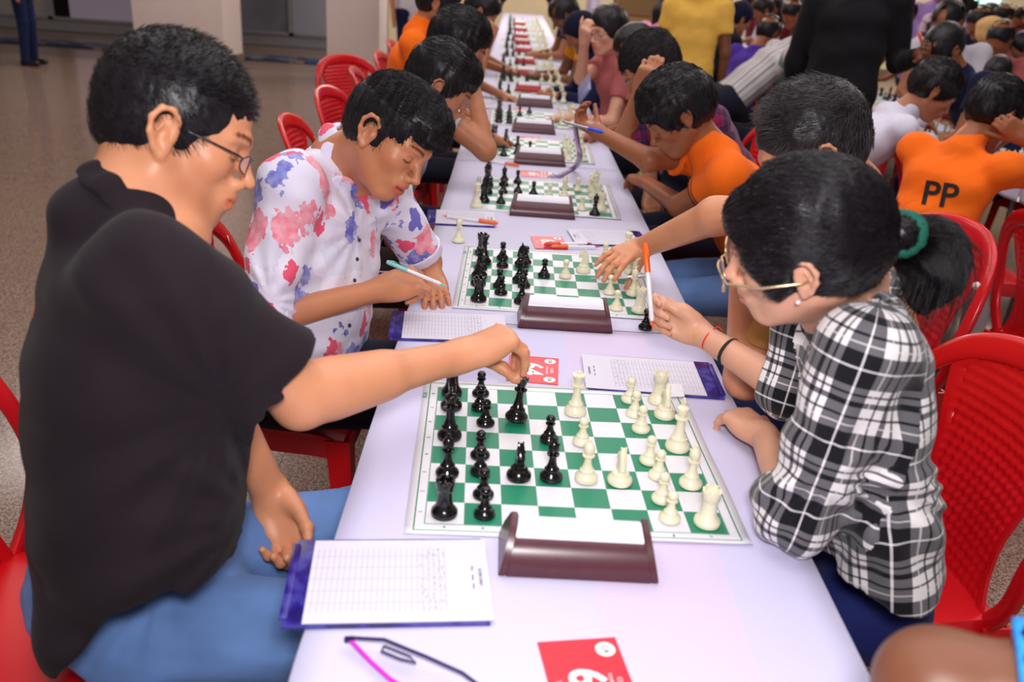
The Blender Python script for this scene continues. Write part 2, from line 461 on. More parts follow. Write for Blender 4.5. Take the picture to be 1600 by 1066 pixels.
PROF = {
 'pawn': [(0.0165, 0), (0.0170, .003), (0.0165, .006), (0.0125, .010), (0.0105, .013), (0.0108, .015), (0.0080, .018), (0.0055, .026), (0.0048, .031), (0.0085, .0325), (0.0088, .034), (0.0050, .0355), (0.0072, .038), (0.0085, .0415), (0.0080, .045), (0.0050, .0485), (0, .0495)],
 'rook': [(0.0200, 0), (0.0205, .004), (0.0198, .008), (0.0160, .012), (0.0140, .016), (0.0124, .020), (0.0116, .030), (0.0116, .039), (0.0124, .043), (0.0142, .045), (0.0144, .0575), (0.0108, .0575), (0.0104, .052), (0, .0518)],
 'bishop': [(0.0190, 0), (0.0195, .004), (0.0188, .007), (0.0138, .012), (0.0118, .016), (0.0122, .018), (0.0090, .021), (0.0062, .031), (0.0052, .042), (0.0100, .0435), (0.0102, .0455), (0.0060, .047), (0.0072, .050), (0.0096, .055), (0.0090, .061), (0.0055, .067), (0.0022, .0705), (0.0034, .0725), (0.0024, .0752), (0, .076)],
 'queen': [(0.0205, 0), (0.0212, .004), (0.0205, .008), (0.0160, .013), (0.0135, .018), (0.0140, .020), (0.0102, .024), (0.0072, .038), (0.0060, .054), (0.0115, .056), (0.0118, .0585), (0.0065, .060), (0.0080, .066), (0.0112, .0755), (0.0122, .078), (0.0100, .078), (0.0060, .080), (0.0028, .0815), (0.0038, .084), (0.0026, .0865), (0, .087)],
 'king': [(0.0210, 0), (0.0218, .004), (0.0212, .009), (0.0168, .014), (0.0140, .020), (0.0146, .022), (0.0108, .026), (0.0078, .040), (0.0066, .057), (0.0122, .059), (0.0126, .062), (0.0070, .064), (0.0086, .070), (0.0112, .080), (0.0102, .082), (0.0040, .0845), (0, .085)],
 'knight': [(0.0200, 0), (0.0206, .004), (0.0200, .008), (0.0158, .013), (0.0140, .016), (0.0142, .018), (0.0118, .0205), (0, .021)],
}
def piece_mesh(kind, mat):
    bm = bmesh.new()
    v, f = lathe_data(PROF[kind], 20)
    me = bpy.data.meshes.new('t'); me.from_pydata(v, [], f); bm.from_mesh(me); bpy.data.meshes.remove(me)
    if kind == 'king':
        bm_box(bm, (0, 0, .0915), (.0035, .0035, .016), None, .0006); bm_box(bm, (0, 0, .0925), (.0035, .011, .0035), None, .0006)
    if kind == 'rook':
        for k in range(6):
            a = k * PI / 3; bm_box(bm, (.0125 * math.cos(a), .0125 * math.sin(a), .0592), (.0034, .0072, .0045), Matrix.Rotation(a, 3, 'Z'), .0004)
    if kind == 'queen':
        for k in range(8):
            a = k * PI / 4; bm_box(bm, (.0110 * math.cos(a), .0110 * math.sin(a), .0785), (.0028, .0045, .0035), Matrix.Rotation(a, 3, 'Z'), .0006)
    if kind == 'bishop':
        bm_box(bm, (.006, 0, .062), (.011, .0016, .003), Matrix.Rotation(-.8, 3, 'Y'))
    if kind == 'knight':
        # horse head outline (x forward, z up) with real thickness, rounded
        out = [(-.009, .018), (-.0125, .030), (-.0118, .042), (-.008, .052), (-.003, .0585), (.0, .0635), (.003, .0585), (.008, .0545), (.0135, .0475), (.0165, .0415), (.0145, .0385), (.0095, .0405), (.0065, .0385), (.0035, .0375), (.0065, .031), (.0092, .024), (.0095, .018)]
        cx = sum(p[0] for p in out) / len(out); cz = sum(p[1] for p in out) / len(out)
        layers = [(-.0062, .62), (-.0048, .9), (0, 1.04), (.0048, .9), (.0062, .62)]
        rings = []
        for yy, s in layers:
            rings.append([bm.verts.new((cx + (x - cx) * (s if z > .02 else 1), yy, cz + (z - cz) * (s if z > .02 else 1))) for x, z in out])
        n = len(out)
        for a, b in zip(rings, rings[1:]):
            for i in range(n): bm.faces.new((a[i], a[(i + 1) % n], b[(i + 1) % n], b[i]))
        bm.faces.new(rings[0][::-1]); bm.faces.new(rings[-1])
        for s in (-1, 1):
            bm_box(bm, (-.001, s * .004, .0615), (.003, .0025, .007), None, .0006)
            bm_box(bm, (.006, s * .0058, .050), (.004, .0018, .003), None, .0005)
        for k in range(6):
            bm_box(bm, (-.0125 + .0016 * k, 0, .028 + .0052 * k), (.004, .005, .0045), Matrix.Rotation(.5, 3, 'Y'), .0008)
    bmesh.ops.recalc_face_normals(bm, faces=bm.faces)
    me = bpy.data.meshes.new(kind); bm.to_mesh(me); bm.free()
    me.polygons.foreach_set('use_smooth', [True] * len(me.polygons)); me.set_sharp_from_angle(angle=math.radians(42))
    me.materials.append(mat); return me
PM = {(k, c): piece_mesh(k, M_black if c == 'black' else M_ivory) for k in PROF for c in ('black', 'white')}
BNAME = ['the nearest chessboard', 'the second-nearest chessboard'] + ['the %s chessboard from the camera' % ORD[i] for i in range(2, 16)]
BPOSE = [(-.2223, 0.0, 0.0384), (-.2146, 0.9223, -0.0019)]
def put_piece(color, kind, loc, rz, label, group, tilt=None):
    o = bpy.data.objects.new('chess_' + kind, PM[(kind, color)]); COL.objects.link(o)
    o.location = loc; o.rotation_euler = tilt if tilt else (0, 0, rz)
    tag(o, label, 'chess piece', group); return o
def on_board(bi, color, kind, c, r, dx=0, dy=0, rz=None):
    x0, y0, th = BPOSE[bi]
    lx, ly = (c + .5) * .057 + dx, (r + .5) * .057 + dy
    X = x0 + math.cos(th) * lx - math.sin(th) * ly; Y = y0 + math.sin(th) * lx + math.cos(th) * ly
    if rz is None: rz = rnd.uniform(-.5, .5) + (0 if color == 'black' else PI)
    b = BNAME[bi].replace('the ', '', 1)
    side = '%s column from left, %s row from camera' % (ORD[c], ORD[r])
    put_piece(color, kind, (X, Y, .7525), rz, '%s %s on %s, %s' % (color, kind, b, side), 'chess pieces on ' + BNAME[bi])
def by_px(bi, color, kind, px, py, rz=None):
    """piece whose base centre was measured in the photograph; snapped to its square only for the label"""
    x0, y0, th = BPOSE[bi]; p = atz(px, py, .753) - Vector((x0, y0, 0))
    lx = math.cos(th) * p.x + math.sin(th) * p.y; ly = -math.sin(th) * p.x + math.cos(th) * p.y
    c = min(7, max(0, int(lx // .057))); r = min(7, max(0, int(ly // .057)))
    while (bi, c, r) in TAKEN and r < 7: r += 1
    while (bi, c, r) in TAKEN and r > 0: r -= 1
    TAKEN.add((bi, c, r))
    on_board(bi, color, kind, c, r, max(-.016, min(.016, lx - (c + .5) * .057)), max(-.016, min(.016, ly - (r + .5) * .057)), rz)
TAKEN = set()
K, Q, B, N, RK, P = 'king', 'queen', 'bishop', 'knight', 'rook', 'pawn'
Zs = lambda x0, y0, s, L: [(a, x0 + u * s, y0 + v * s) for a, u, v in L]
# nearest board
for k, x, y in Zs(620, 720, .1875, [(RK, 395, 440), (P, 730, 450), (P, 720, 290), (N, 1015, 135), (B, 1285, 140), (B, 420, 110)]): by_px(0, 'black', k, x, y, -1.35 if k == N else None)
for k, x, y in Zs(600, 560, .1875, [(K, 545, 655), (N, 560, 405), (RK, 565, 290), (P, 805, 300), (P, 800, 415), (P, 845, 545), (P, 800, 815), (P, 800, 950), (P, 1375, 680)]): by_px(0, 'black', k, x, y, -1.35 if k == N else None)
for k, x, y in Zs(850, 560, .21875, [(Q, 222, 385), (P, 270, 600), (B, 300, 860), (N, 540, 880), (P, 610, 300), (P, 645, 400), (P, 690, 510), (RK, 815, 305), (N, 860, 410), (K, 950, 640), (P, 750, 735), (P, 815, 840), (B, 1045, 900), (P, 840, 1010)]): by_px(0, 'white', k, x, y, 1.7 if k == N else None)
by_px(0, 'white', P, 1046, 811); by_px(0, 'white', RK, 1104, 817)
# second board
for k, u, v in [(RK, 390, 475), (N, 388, 378), (K, 395, 330), (B, 403, 280), (RK, 410, 190), (P, 530, 435), (P, 520, 390), (P, 540, 265), (P, 540, 215), (B, 658, 490), (P, 675, 390), (B, 645, 355), (N, 660, 255), (P, 685, 262), (Q, 425, 235), (P, 800, 325)]:
    by_px(1, 'black', k, 650 + u * .25, 350 + v * .25)
for k, u, v in [(P, 932, 330), (N, 1045, 295), (P, 1168, 182), (P, 1210, 430), (P, 1250, 530), (RK, 1395, 545), (B, 1355, 440), (K, 1325, 150), (B, 1340, 300), (P, 1230, 300), (RK, 1330, 230), (Q, 1350, 380), (P, 1215, 240)]:
    by_px(1, 'white', k, 650 + u * .25, 350 + v * .25)
# third board
BPOSE.append((-.219, 1.855, -0.012))
for k, u, v in [(RK, 424, 538), (N, 440, 470), (K, 448, 440), (B, 450, 400), (RK, 452, 385), (Q, 455, 420), (P, 530, 550), (P, 545, 482), (B, 548, 440), (P, 552, 405), (P, 622, 420), (P, 637, 485), (P, 733, 495)]:
    by_px(2, 'black', k, 650 + u * .25, 180 + v * .25)
for k, u, v in [(P, 832, 508), (B, 925, 512), (P, 1005, 470), (P, 1035, 590), (P, 1085, 432), (K, 1112, 510), (RK, 1155, 592), (P, 930, 460), (N, 1090, 470), (Q, 1110, 450), (RK, 1100, 430)]:
    by_px(2, 'white', k, 650 + u * .25, 180 + v * .25)
# boards further away: middle-game positions, thick rows of men at both sides
for bi in range(3, 15):
    R = random.Random(bi * 13); BPOSE.append((-.228 + R.uniform(-.012, .012), 0.92 * bi + R.uniform(-.02, .02) - (.04 if bi > 3 else 0), R.uniform(-.025, .025)))
    back = [RK, N, B, Q, K, B, N, RK]
    used = set()
    for r in range(8):
        if R.random() < .88: on_board(bi, 'black', back[r], 0, r)
        if R.random() < .88: on_board(bi, 'white', back[r], 7, r)
        if R.random() < .7: on_board(bi, 'black', P, 1, r)
        elif R.random() < .7: on_board(bi, 'black', P, R.choice((2, 3)), r)
        if R.random() < .7: on_board(bi, 'white', P, 6, r)
        elif R.random() < .7: on_board(bi, 'white', P, R.choice((4, 5)), r)
# the right-hand row of tables: boards there show only a few men
BPOSE2 = [(2.40, y) for y in (2.2, 3.1, 4.0, 4.9, 5.8)]
bv, bf = board_mesh()
board_me = None
for bi, (x0, y0, th) in enumerate(BPOSE):
    if board_me is None:
        o = mesh('chess_board', bv, bf, M_board, None); board_me = o.data
    else: o = link('chess_board', board_me)
    o.location = (x0, y0, .7495); o.rotation_euler = (0, 0, th)
    nm = ['green and white roll-up vinyl chessboard nearest the camera', 'green and white vinyl chessboard second from the camera'] + ['green and white vinyl chessboard %s from the camera' % ORD[i] for i in range(2, 16)]
    tag(o, nm[bi], 'chessboard', 'roll-up chessboards')
    if bi < 3:
        for k in range(8):
            text_mesh('rank_letter', 'abcdefgh'[k], .009, M_print, o, ((k + .5) * .057, -.0085, .0028), (0, 0, 0))
            text_mesh('rank_letter', str(k + 1), .009, M_print, o, (-.0095, (k + .5) * .057, .0024), (0, 0, -PI / 2))
        text_mesh('maker_mark', 'ECA', .012, M_print, o, (-.0245, .42, .0024), (0, 0, PI / 2))
# curled far corner of the nearest board with a corner mark
co = mesh('curled_corner', [(0, 0, 0), (.045, 0, .004), (.045, .04, .012), (0, .04, .010)], [(0, 1, 2, 3)], simple('board_white', (230, 228, 234), .4))
co.parent = [o for o in COL.objects if o.name == 'chess_board'][0]; co.location = (.44, .452, .004)
for i, (x0, y0) in enumerate(BPOSE2):
    o = link('chess_board', board_me); o.location = (x0, y0, .7495); tag(o, 'green and white chessboard on the right-hand row of tables, %s from the camera' % ORD[i], 'chessboard', 'roll-up chessboards')
    R = random.Random(i)
    for r in range(8):
        for c, col_, kk in ((0, 'white', [RK, N, B, Q, K, B, N, RK][r]), (1, 'white', P), (6, 'black', P), (7, 'black', [RK, N, B, Q, K, B, N, RK][r])):
            if R.random() < .55:
                put_piece(col_, kk, (x0 + (c + .5) * .057, y0 + (r + .5) * .057, .7525), 0, '%s %s on %s board of right row, %s column from left, %s row' % (col_, kk, ORD[i], ORD[c], ORD[r]), 'chess pieces on the right row')
# men standing off the boards
def off(color, kind, px, py, label): put_piece(color, kind, atz(px, py, .752), .3, label, None)
off('white', B, 716.5, 377, 'white bishop standing on the cloth left of the second-nearest chessboard')
off('black', P, 1008, 513, 'black pawn on the cloth below the right corner of second-nearest board')
off('white', Q, 745, 323, 'white queen on the cloth at the left corner of third chessboard')
off('black', B, 929, 336, 'black bishop standing off the right front corner of third chessboard')

# ------------------------------------------------------------------ clocks
M_clk = simple('brown_clock_shell', (84, 42, 50), 0.3, 0.5, 0.08, 60, 0.05, bscale=400, bdist=.0004)
M_clkside = simple('brown_clock_end', (62, 30, 36), 0.32, 0.5)
M_clkred = simple('red_clock_shell', (176, 8, 22), 0.35, 0.5, 0.06, 60)
M_clkwhite = simple('white_clock_lever', (228, 226, 236), 0.35, 0.5, 0.01)
def clock(x, y, rz, shell, side, w=.222, h=.062):
    # wedge: camera side is a curved sloping back, white rocker on top, dial side faces away
    t = empty('chess_clock', (x, y, .7495), rz)
    k_ = h / .062
    mid = [(-.048, 0), (-.050, .008), (-.046, .022), (-.037, .037 * k_), (-.026, .046 * k_), (-.022, .0475 * k_), (.018, .0475 * k_), (.038, .030), (.046, .006), (.046, 0)]
    cap = [(-.047, 0), (-.050, .008), (-.046, .023), (-.036, .040 * k_), (-.020, .056 * k_), (-.004, .067 * k_), (.004, .068 * k_), (.014, .064 * k_), (.038, .031), (.046, .006), (.046, 0)]
    def prism(nm, prof, x0, x1, mat_, taper):
        n = len(prof); vs = []; fs = []
        for xx in (x0, x1):
            for yy, zz in prof: vs.append((xx * (1 - taper * (zz / h)), yy, zz))
        for i in range(n): fs.append((i, (i + 1) % n, n + (i + 1) % n, n + i))
        fs.append(tuple(range(n - 1, -1, -1))); fs.append(tuple(n + i for i in range(n)))
        bm = bmesh.new(); vv = [bm.verts.new(v) for v in vs]; [bm.faces.new([vv[q] for q in f]) for f in fs]
        es = [e for e in bm.edges if abs(e.verts[0].co.x - e.verts[1].co.x) < .004]; bmesh.ops.bevel(bm, geom=es, offset=.0012, segments=2, affect='EDGES')
        return from_bm(nm, bm, mat_, t, True, 40)
    prism('shell', mid, -(w / 2 - .010), w / 2 - .010, shell, .13)
    for q in (-1, 1): prism('end_cap', cap, q * (w / 2 - .0105), q * w / 2, shell, .13)
    prism('rocker_lever', [(-.024, .046 * k_), (-.023, .050 * k_), (-.006, .063 * k_), (.002, .0645 * k_), (.012, .060 * k_), (.015, .046 * k_)], -(w / 2 - .012), w / 2 - .012, M_clkwhite, .13)
    o = box('rocker_button', (0, -.012, .0585 * k_), (w * .05, .022, .003), M_clkwhite, t, .001); o.rotation_euler = (.65, 0, 0)
    dm = simple('clock_display', (120, 130, 120), .2)
    d1 = box('display', (0, .0300, .0345), (w * .62, .002, .018), dm, t); d1.rotation_euler = (math.radians(-40) + PI, 0, 0)
    box('base_plate', (0, -.001, .002), (w * .97, .090, .004), side, t, .001)
    return t
CB = [(-.002, -.062, .012), (.024, .845, .014), (-.004, 1.833, -.002), (.006, 2.68, .01), (-.008, 3.445, .02), (.014, 4.36, -.006)]
CR = [5.01, 5.96, 6.84, 7.91, 8.86, 9.73, 10.93, 12.17]
proto = None
for i, (x, y, r) in enumerate(CB):
    o = clock(x, y, r, M_clk, M_clkside)
    tag(o, 'brown chess clock with white rocker, ' + ('nearest the camera' if i == 0 else '%s clock from the camera' % ORD[i]), 'chess clock', 'brown chess clocks')
for i, y in enumerate(CR):
    o = clock(-.018 - .006 * i, y, .01, M_clkred, M_clkred, .18, .058)
    tag(o, 'red chess clock, %s of the red clocks counting from the camera' % ORD[i], 'chess clock', 'red chess clocks')

# ------------------------------------------------------------------ number cards
M_card = simple('red_card_print', (222, 30, 52), 0.35, 0.5, 0.03)
M_cardw = simple('card_white_print', (240, 236, 240), 0.5, 0.3, 0.01)
M_ink = simple('dark_ink', (40, 36, 48), 0.6); M_inkl = simple('grey_violet_ink', (120, 112, 150), 0.6)
def card(px, py, rz, num, desc, w=.11, l=.15, P0=None):
    p = P0 or atz(px, py, .7505)
    t = empty('number_card', (p.x, p.y, .7498), rz); tag(t, desc, 'card', 'red table number cards')
    # local: reader at -x, top of the print towards +x
    box('card_sheet', (0, 0, .0006), (w, l, .0009), M_card, t)
    R = (0, 0, -PI / 2)
    text_mesh('number', num, .062, M_cardw, t, (-.004, 0, .0012), R, bold=.0014)
    for s in (-1, 1):
        v, f = lathe_data([(0, .0013), (.0125, .0013)], 20); v = [(a, b, c) for a, b, c in v]
        me = bpy.data.meshes.new('logo_disc'); me.from_pydata([(.0125 * math.cos(k * PI / 10), .0125 * math.sin(k * PI / 10), 0) for k in range(20)], [], [tuple(range(20))])
        o = link('logo_disc', me, t, M_cardw); o.location = (w / 2 - .018, s * (l / 2 - .02), .0012)
        text_mesh('logo_mark', 'CA', .011, M_ink, o, (0, 0, .0002), R)
    text_mesh('header_line', 'CHESS', .009, M_cardw, t, (w / 2 - .014, 0, .0012), R)
    text_mesh('header_line', 'TOURNAMENT', .006, M_cardw, t, (w / 2 - .024, 0, .0012), R)
    text_mesh('footer_line', 'TABLE', .010, M_cardw, t, (-w / 2 + .012, 0, .0012), R)
    return t
card(925, 1075, .17, '63', 'red card with white number 63 on the cloth at the front edge', .10, .16)
card(833, 577, -.05, '64', 'red card with two round logos beyond the nearest board, under the hand', .105, .13)
card(858, 379, .10, '65', 'red card with white number 65 beyond the second-nearest chessboard', .10, .13)
card(835, 272, .0, '66', 'red card lying beyond the third chessboard, number seen edge-on', .11, .11)
card(828, 217, .0, '67', 'red card beyond the fourth chessboard, behind the clock', .10, .11)
card(816, 172, .0, '68', 'red card beyond the fifth chessboard', .10, .10)

# ------------------------------------------------------------------ score sheets on purple pads
def pad_mat():
    t = NT('purple_pad_print'); v = t.coord('Object'); n = t.noise(v, 26, 1)
    t.col(t.ramp(n, [(0.42, lin((30, 18, 100))), (0.5, lin((44, 30, 130))), (0.58, lin((66, 62, 150)))], 'LINEAR')); t.set(Roughness=0.22); return t.m
M_pad = pad_mat()
def sheet_mat():
    t = NT('score_sheet_print'); v = t.coord('Object'); s = t.n('ShaderNodeSeparateXYZ'); t.l(v, s.inputs[0])
    X, Y = s.outputs[0], s.outputs[1]
    # columns of ruled cells; local x runs down the page, y across it
    lx = t.math('LESS_THAN', t.math('FRACT', t.math('DIVIDE', X, .0075)), .10)
    fy = t.math('LESS_THAN', t.math('FRACT', t.math('DIVIDE', Y, .024)), .035)
    rng = t.math('LESS_THAN', X, .062)
    g = t.math('MULTIPLY', t.math('MAXIMUM', lx, fy), rng)
    edge = t.math('LESS_THAN', t.math('ABSOLUTE', Y), .066); g = t.math('MULTIPLY', g, edge)
    # handwriting: short scribbled strokes in the first columns
    mp = t.coord('Object', (1.0, .35, 1)); n = t.noise(mp, 420, 3, .7)
    hw = t.math('MULTIPLY', t.math('GREATER_THAN', n, .60), t.math('MULTIPLY', t.math('GREATER_THAN', X, .026), t.math('LESS_THAN', X, .060)))
    hw = t.math('MULTIPLY', hw, edge)
    base = t.mix(t.math('MULTIPLY', g, .55), lin((218, 214, 228)), lin((96, 92, 140)))
    t.col(t.mix(t.math('MULTIPLY', hw, .65), base, lin((70, 66, 130)))); t.set(Roughness=.7); return t.m
M_sheet = sheet_mat()
M_sheetback = simple('paper_white', (232, 228, 240), .7, .3, .01)
def pad(corners, desc, flip, lift=0.0, padext=.03):
    """corners: four measured pixels near-left, near-right, far-right, far-left of the sheet"""
    c = [atz(px, py, .752 + lift) for px, py in corners]
    ctr = sum(c, Vector()) / 4; ax = ((c[1] - c[0]) + (c[2] - c[3])).normalized(); rz = math.atan2(ax.y, ax.x)
    w = ((c[1] - c[0]).length + (c[2] - c[3]).length) / 2; h = ((c[3] - c[0]).length + (c[2] - c[1]).length) / 2
    t = empty('score_pad', (ctr.x, ctr.y, .7498), rz if not flip else rz + PI)
    tag(t, desc, 'score pad', 'score sheets on purple pads')
    bx = -padext / 2
    bm = bmesh.new(); bm_box(bm, (bx, 0, .0022), (w + padext - .01, h + .008, .0042), None, .0012); from_bm('pad_cover', bm, M_pad, t)
    bm = bmesh.new(); bm_box(bm, (-w / 2 - padext + .006, 0, .0052), (.010, h * .9, .003), None, .001); from_bm('pad_binding', bm, M_pad, t)
    # sheet: slightly bowed grid
    vs = []; nx, ny = 12, 6
    for k in (1, 0):
        for i in range(nx + 1):
            for j in range(ny + 1):
                x = -w / 2 + w * i / nx; yv = -h / 2 + h * j / ny
                vs.append((x, yv, .0046 + .0006 * k + .0025 * max(0, i / nx - .6) ** 2))
    m = ny + 1; L = (nx + 1) * m
    fs = [(i * m + j, (i + 1) * m + j, (i + 1) * m + j + 1, i * m + j + 1) for i in range(nx) for j in range(ny)]
    fs += [tuple(q + L for q in f[::-1]) for f in list(fs)]
    s = mesh('score_sheet', vs, fs, M_sheet, t)
    text_mesh('sheet_title', 'SCORE SHEET', .006, M_inkl, s, (w / 2 - .012, 0, .0063), (0, 0, -PI / 2))
    text_mesh('sheet_line', 'Name        Round       Board', .004, M_inkl, s, (w / 2 - .022, 0, .0062), (0, 0, -PI / 2))
    return t
pad([(468, 978), (778, 973), (752, 846), (496, 848)], 'score sheet on purple pad at the left table edge beside the nearest clock', False, padext=.030)
pad([(918, 607), (1106, 622), (1082, 566), (906, 556)], 'score sheet on dark purple pad beyond the right corner of nearest chessboard', True, padext=.04)
pad([(628, 528), (800, 538), (782, 492), (632, 490)], 'score sheet on purple pad under the floral-shirted boy\'s hand', False, padext=.03)
pad([(905, 382), (1000, 385), (988, 362), (880, 359)], 'curling score sheet to the right of the red 65 card', True)
pad([(672, 350), (772, 354), (775, 334), (690, 329)], 'score sheet under an orange pen, left of the white queen', False)
pad([(955, 225), (1010, 228), (1005, 215), (950, 213)], 'score sheet by the orange-shirted boy\'s outstretched arm', True)
pad([(728, 168), (772, 170), (776, 156), (732, 155)], 'pale sheet at the elbow of the boy leaning on his fist', False)
pad([(905, 150), (945, 152), (938, 138), (900, 137)], 'score sheet on the right beside the brown clock, sixth from camera', True)

# ------------------------------------------------------------------ pens
M_penw = simple('white_pen_barrel', (235, 232, 238), .25); M_peno = simple('orange_pen_cap', (238, 104, 34), .3); M_penb = simple('blue_pen_cap', (20, 70, 220), .3)
M_pent = simple('teal_pen_cap', (130, 200, 200), .3); M_penr = simple('red_pen_cap', (214, 60, 50), .3)
M_steel = simple('steel', (190, 190, 196), .25, metal=.9)
def pen(a, b, cap, desc, r=.0048, barrel=None):
    """a = tip end, b = cap end"""
    a, b = Vector(a), Vector(b); d = (b - a); L = d.length; d.normalize()
    q = d.to_track_quat('Z', 'Y')
    t = bpy.data.objects.new('pen', None); COL.objects.link(t); t.location = a; t.rotation_mode = 'QUATERNION'; t.rotation_quaternion = q
    tag(t, desc, 'pen')
    v, f = lathe_data([(.0006, 0), (.0012, .004), (.0030, .014), (.0036, .018)], 10); mesh('pen_tip', v, f, cap, t, sharp=40)
    v, f = lathe_data([(.0036, .0165), (r * .92, .022), (r * .92, L * .70)], 10); mesh('pen_barrel', v, f, barrel or M_penw, t, sharp=40)
    v, f = lathe_data([(r * 1.12, L * .66), (r * 1.12, L - .004), (r * .8, L)], 10); mesh('pen_cap', v, f, cap, t, sharp=40)
    v, f = tube_data([(0, r * 1.5, L * .68), (0, r * 1.6, L * .9), (0, r * 1.1, L * .96)], .0011, 6); mesh('pen_clip', v, f, cap, t)
    return t
def penpx(p0, p1, cap, desc, z=.758, z1=None): return pen(atz(*p0, z), atz(*p1, z1 or z), cap, desc)
penpx((691, 337), (778, 349), M_peno, 'orange-capped white pen lying on the sheet left of third chessboard', .762)
penpx((747, 249), (811, 259), M_peno, 'orange-capped white pen on the cloth left of the third clock', .757)
penpx((938, 386), (861, 385), M_peno, 'orange-capped pen beside the red 65 card, nearer the board', .757)
penpx((925, 380), (850, 382), M_penr, 'red-capped pen lying against the red 65 card', .757)
penpx((868, 169), (912, 173), M_peno, 'orange-capped white pen right of the sixth clock', .757)
# spectacles lying on the cloth at the front edge
t = empty('spectacles', (0, 0, 0)); tag(t, 'purple and magenta framed spectacles lying on the cloth at front edge', 'spectacles')
M_mag = simple('magenta_frame', (214, 40, 200), .3); M_dkfr = simple('dark_violet_frame', (46, 30, 84), .25); M_lens = None
def lensmat():
    m = bpy.data.materials.new('clear_lens'); m.use_nodes = True; nt = m.node_tree; b = nt.nodes['Principled BSDF']
    n = nt.nodes.new('ShaderNodeTexNoise'); n.inputs['Scale'].default_value = 4
    r = nt.nodes.new('ShaderNodeValToRGB'); r.color_ramp.elements[0].color = (.80, .76, .88, 1); r.color_ramp.elements[1].color = (.9, .88, .95, 1)
    nt.links.new(n.outputs[0], r.inputs[0]); nt.links.new(r.outputs[0], b.inputs['Base Color'])
    b.inputs['Roughness'].default_value = .05; b.inputs['Alpha'].default_value = .22; return m
M_lens = lensmat()
a, b_, c_, d_, e_, f_ = [atz(*q, .758) for q in ((545, 1003), (600, 1012), (668, 1040), (722, 1062), (770, 1090), (640, 1100))]
hz = Vector((0, 0, .012))
tube('temple', [a + hz * .5, b_ + hz, c_ + hz, d_ + hz * .8, e_ + hz * .2], .0022, M_dkfr, t)
tube('temple', [a + hz * .4, atz(580, 1035, .757), atz(610, 1062, .757), atz(650, 1085, .757)], .0028, M_mag, t)
tube('rim', [atz(*q, .766) for q in ((600, 1010), (640, 1026), (650, 1036), (625, 1030), (596, 1018), (600, 1010))], .0016, M_dkfr, t)
me = bpy.data.meshes.new('lens'); pts = [atz(*q, .766) for q in ((600, 1010), (640, 1026), (650, 1036), (625, 1030), (596, 1018))]
me.from_pydata([tuple(p) for p in pts], [], [tuple(range(5))]); link('lens', me, t, M_lens)
tube('hinge', [a + Vector((-.004, 0, .003)), a + Vector((.006, -.002, .006))], .004, M_dkfr, t)
# ------------------------------------------------------------------ red moulded plastic chairs
def redmat():
    t = NT('red_moulded_plastic'); v = t.coord('Object'); n = t.noise(v, 5, 3); n2 = t.noise(v, 60, 3, .7)
    c = t.ramp(n, [(.3, lin((196, 12, 22))), (.7, lin((216, 20, 30)))])
    sc = t.math('GREATER_THAN', n2, .74); c = t.mix(t.math('MULTIPLY', sc, .5), c, lin((120, 20, 20)))
    t.col(c); t.set(Roughness=.24); t.b.inputs['Specular IOR Level'].default_value = .5; t.bump(n2, .05, .001); return t.m
M_red = redmat()
M_stick = simple('white_round_sticker', (226, 218, 206), .5)
HOOP = [(-.190, .425), (-.238, .50), (-.262, .60), (-.262, .69), (-.240, .775), (-.185, .838), (-.10, .868), (0, .876), (.10, .868), (.185, .838), (.240, .775), (.262, .69), (.262, .60), (.238, .50), (.190, .425)]
def backx(y, z): return -.185 - (z - .44) * .24 + 1.1 * y * y * min(1, max(0, (z - .4) / .15)) * .9
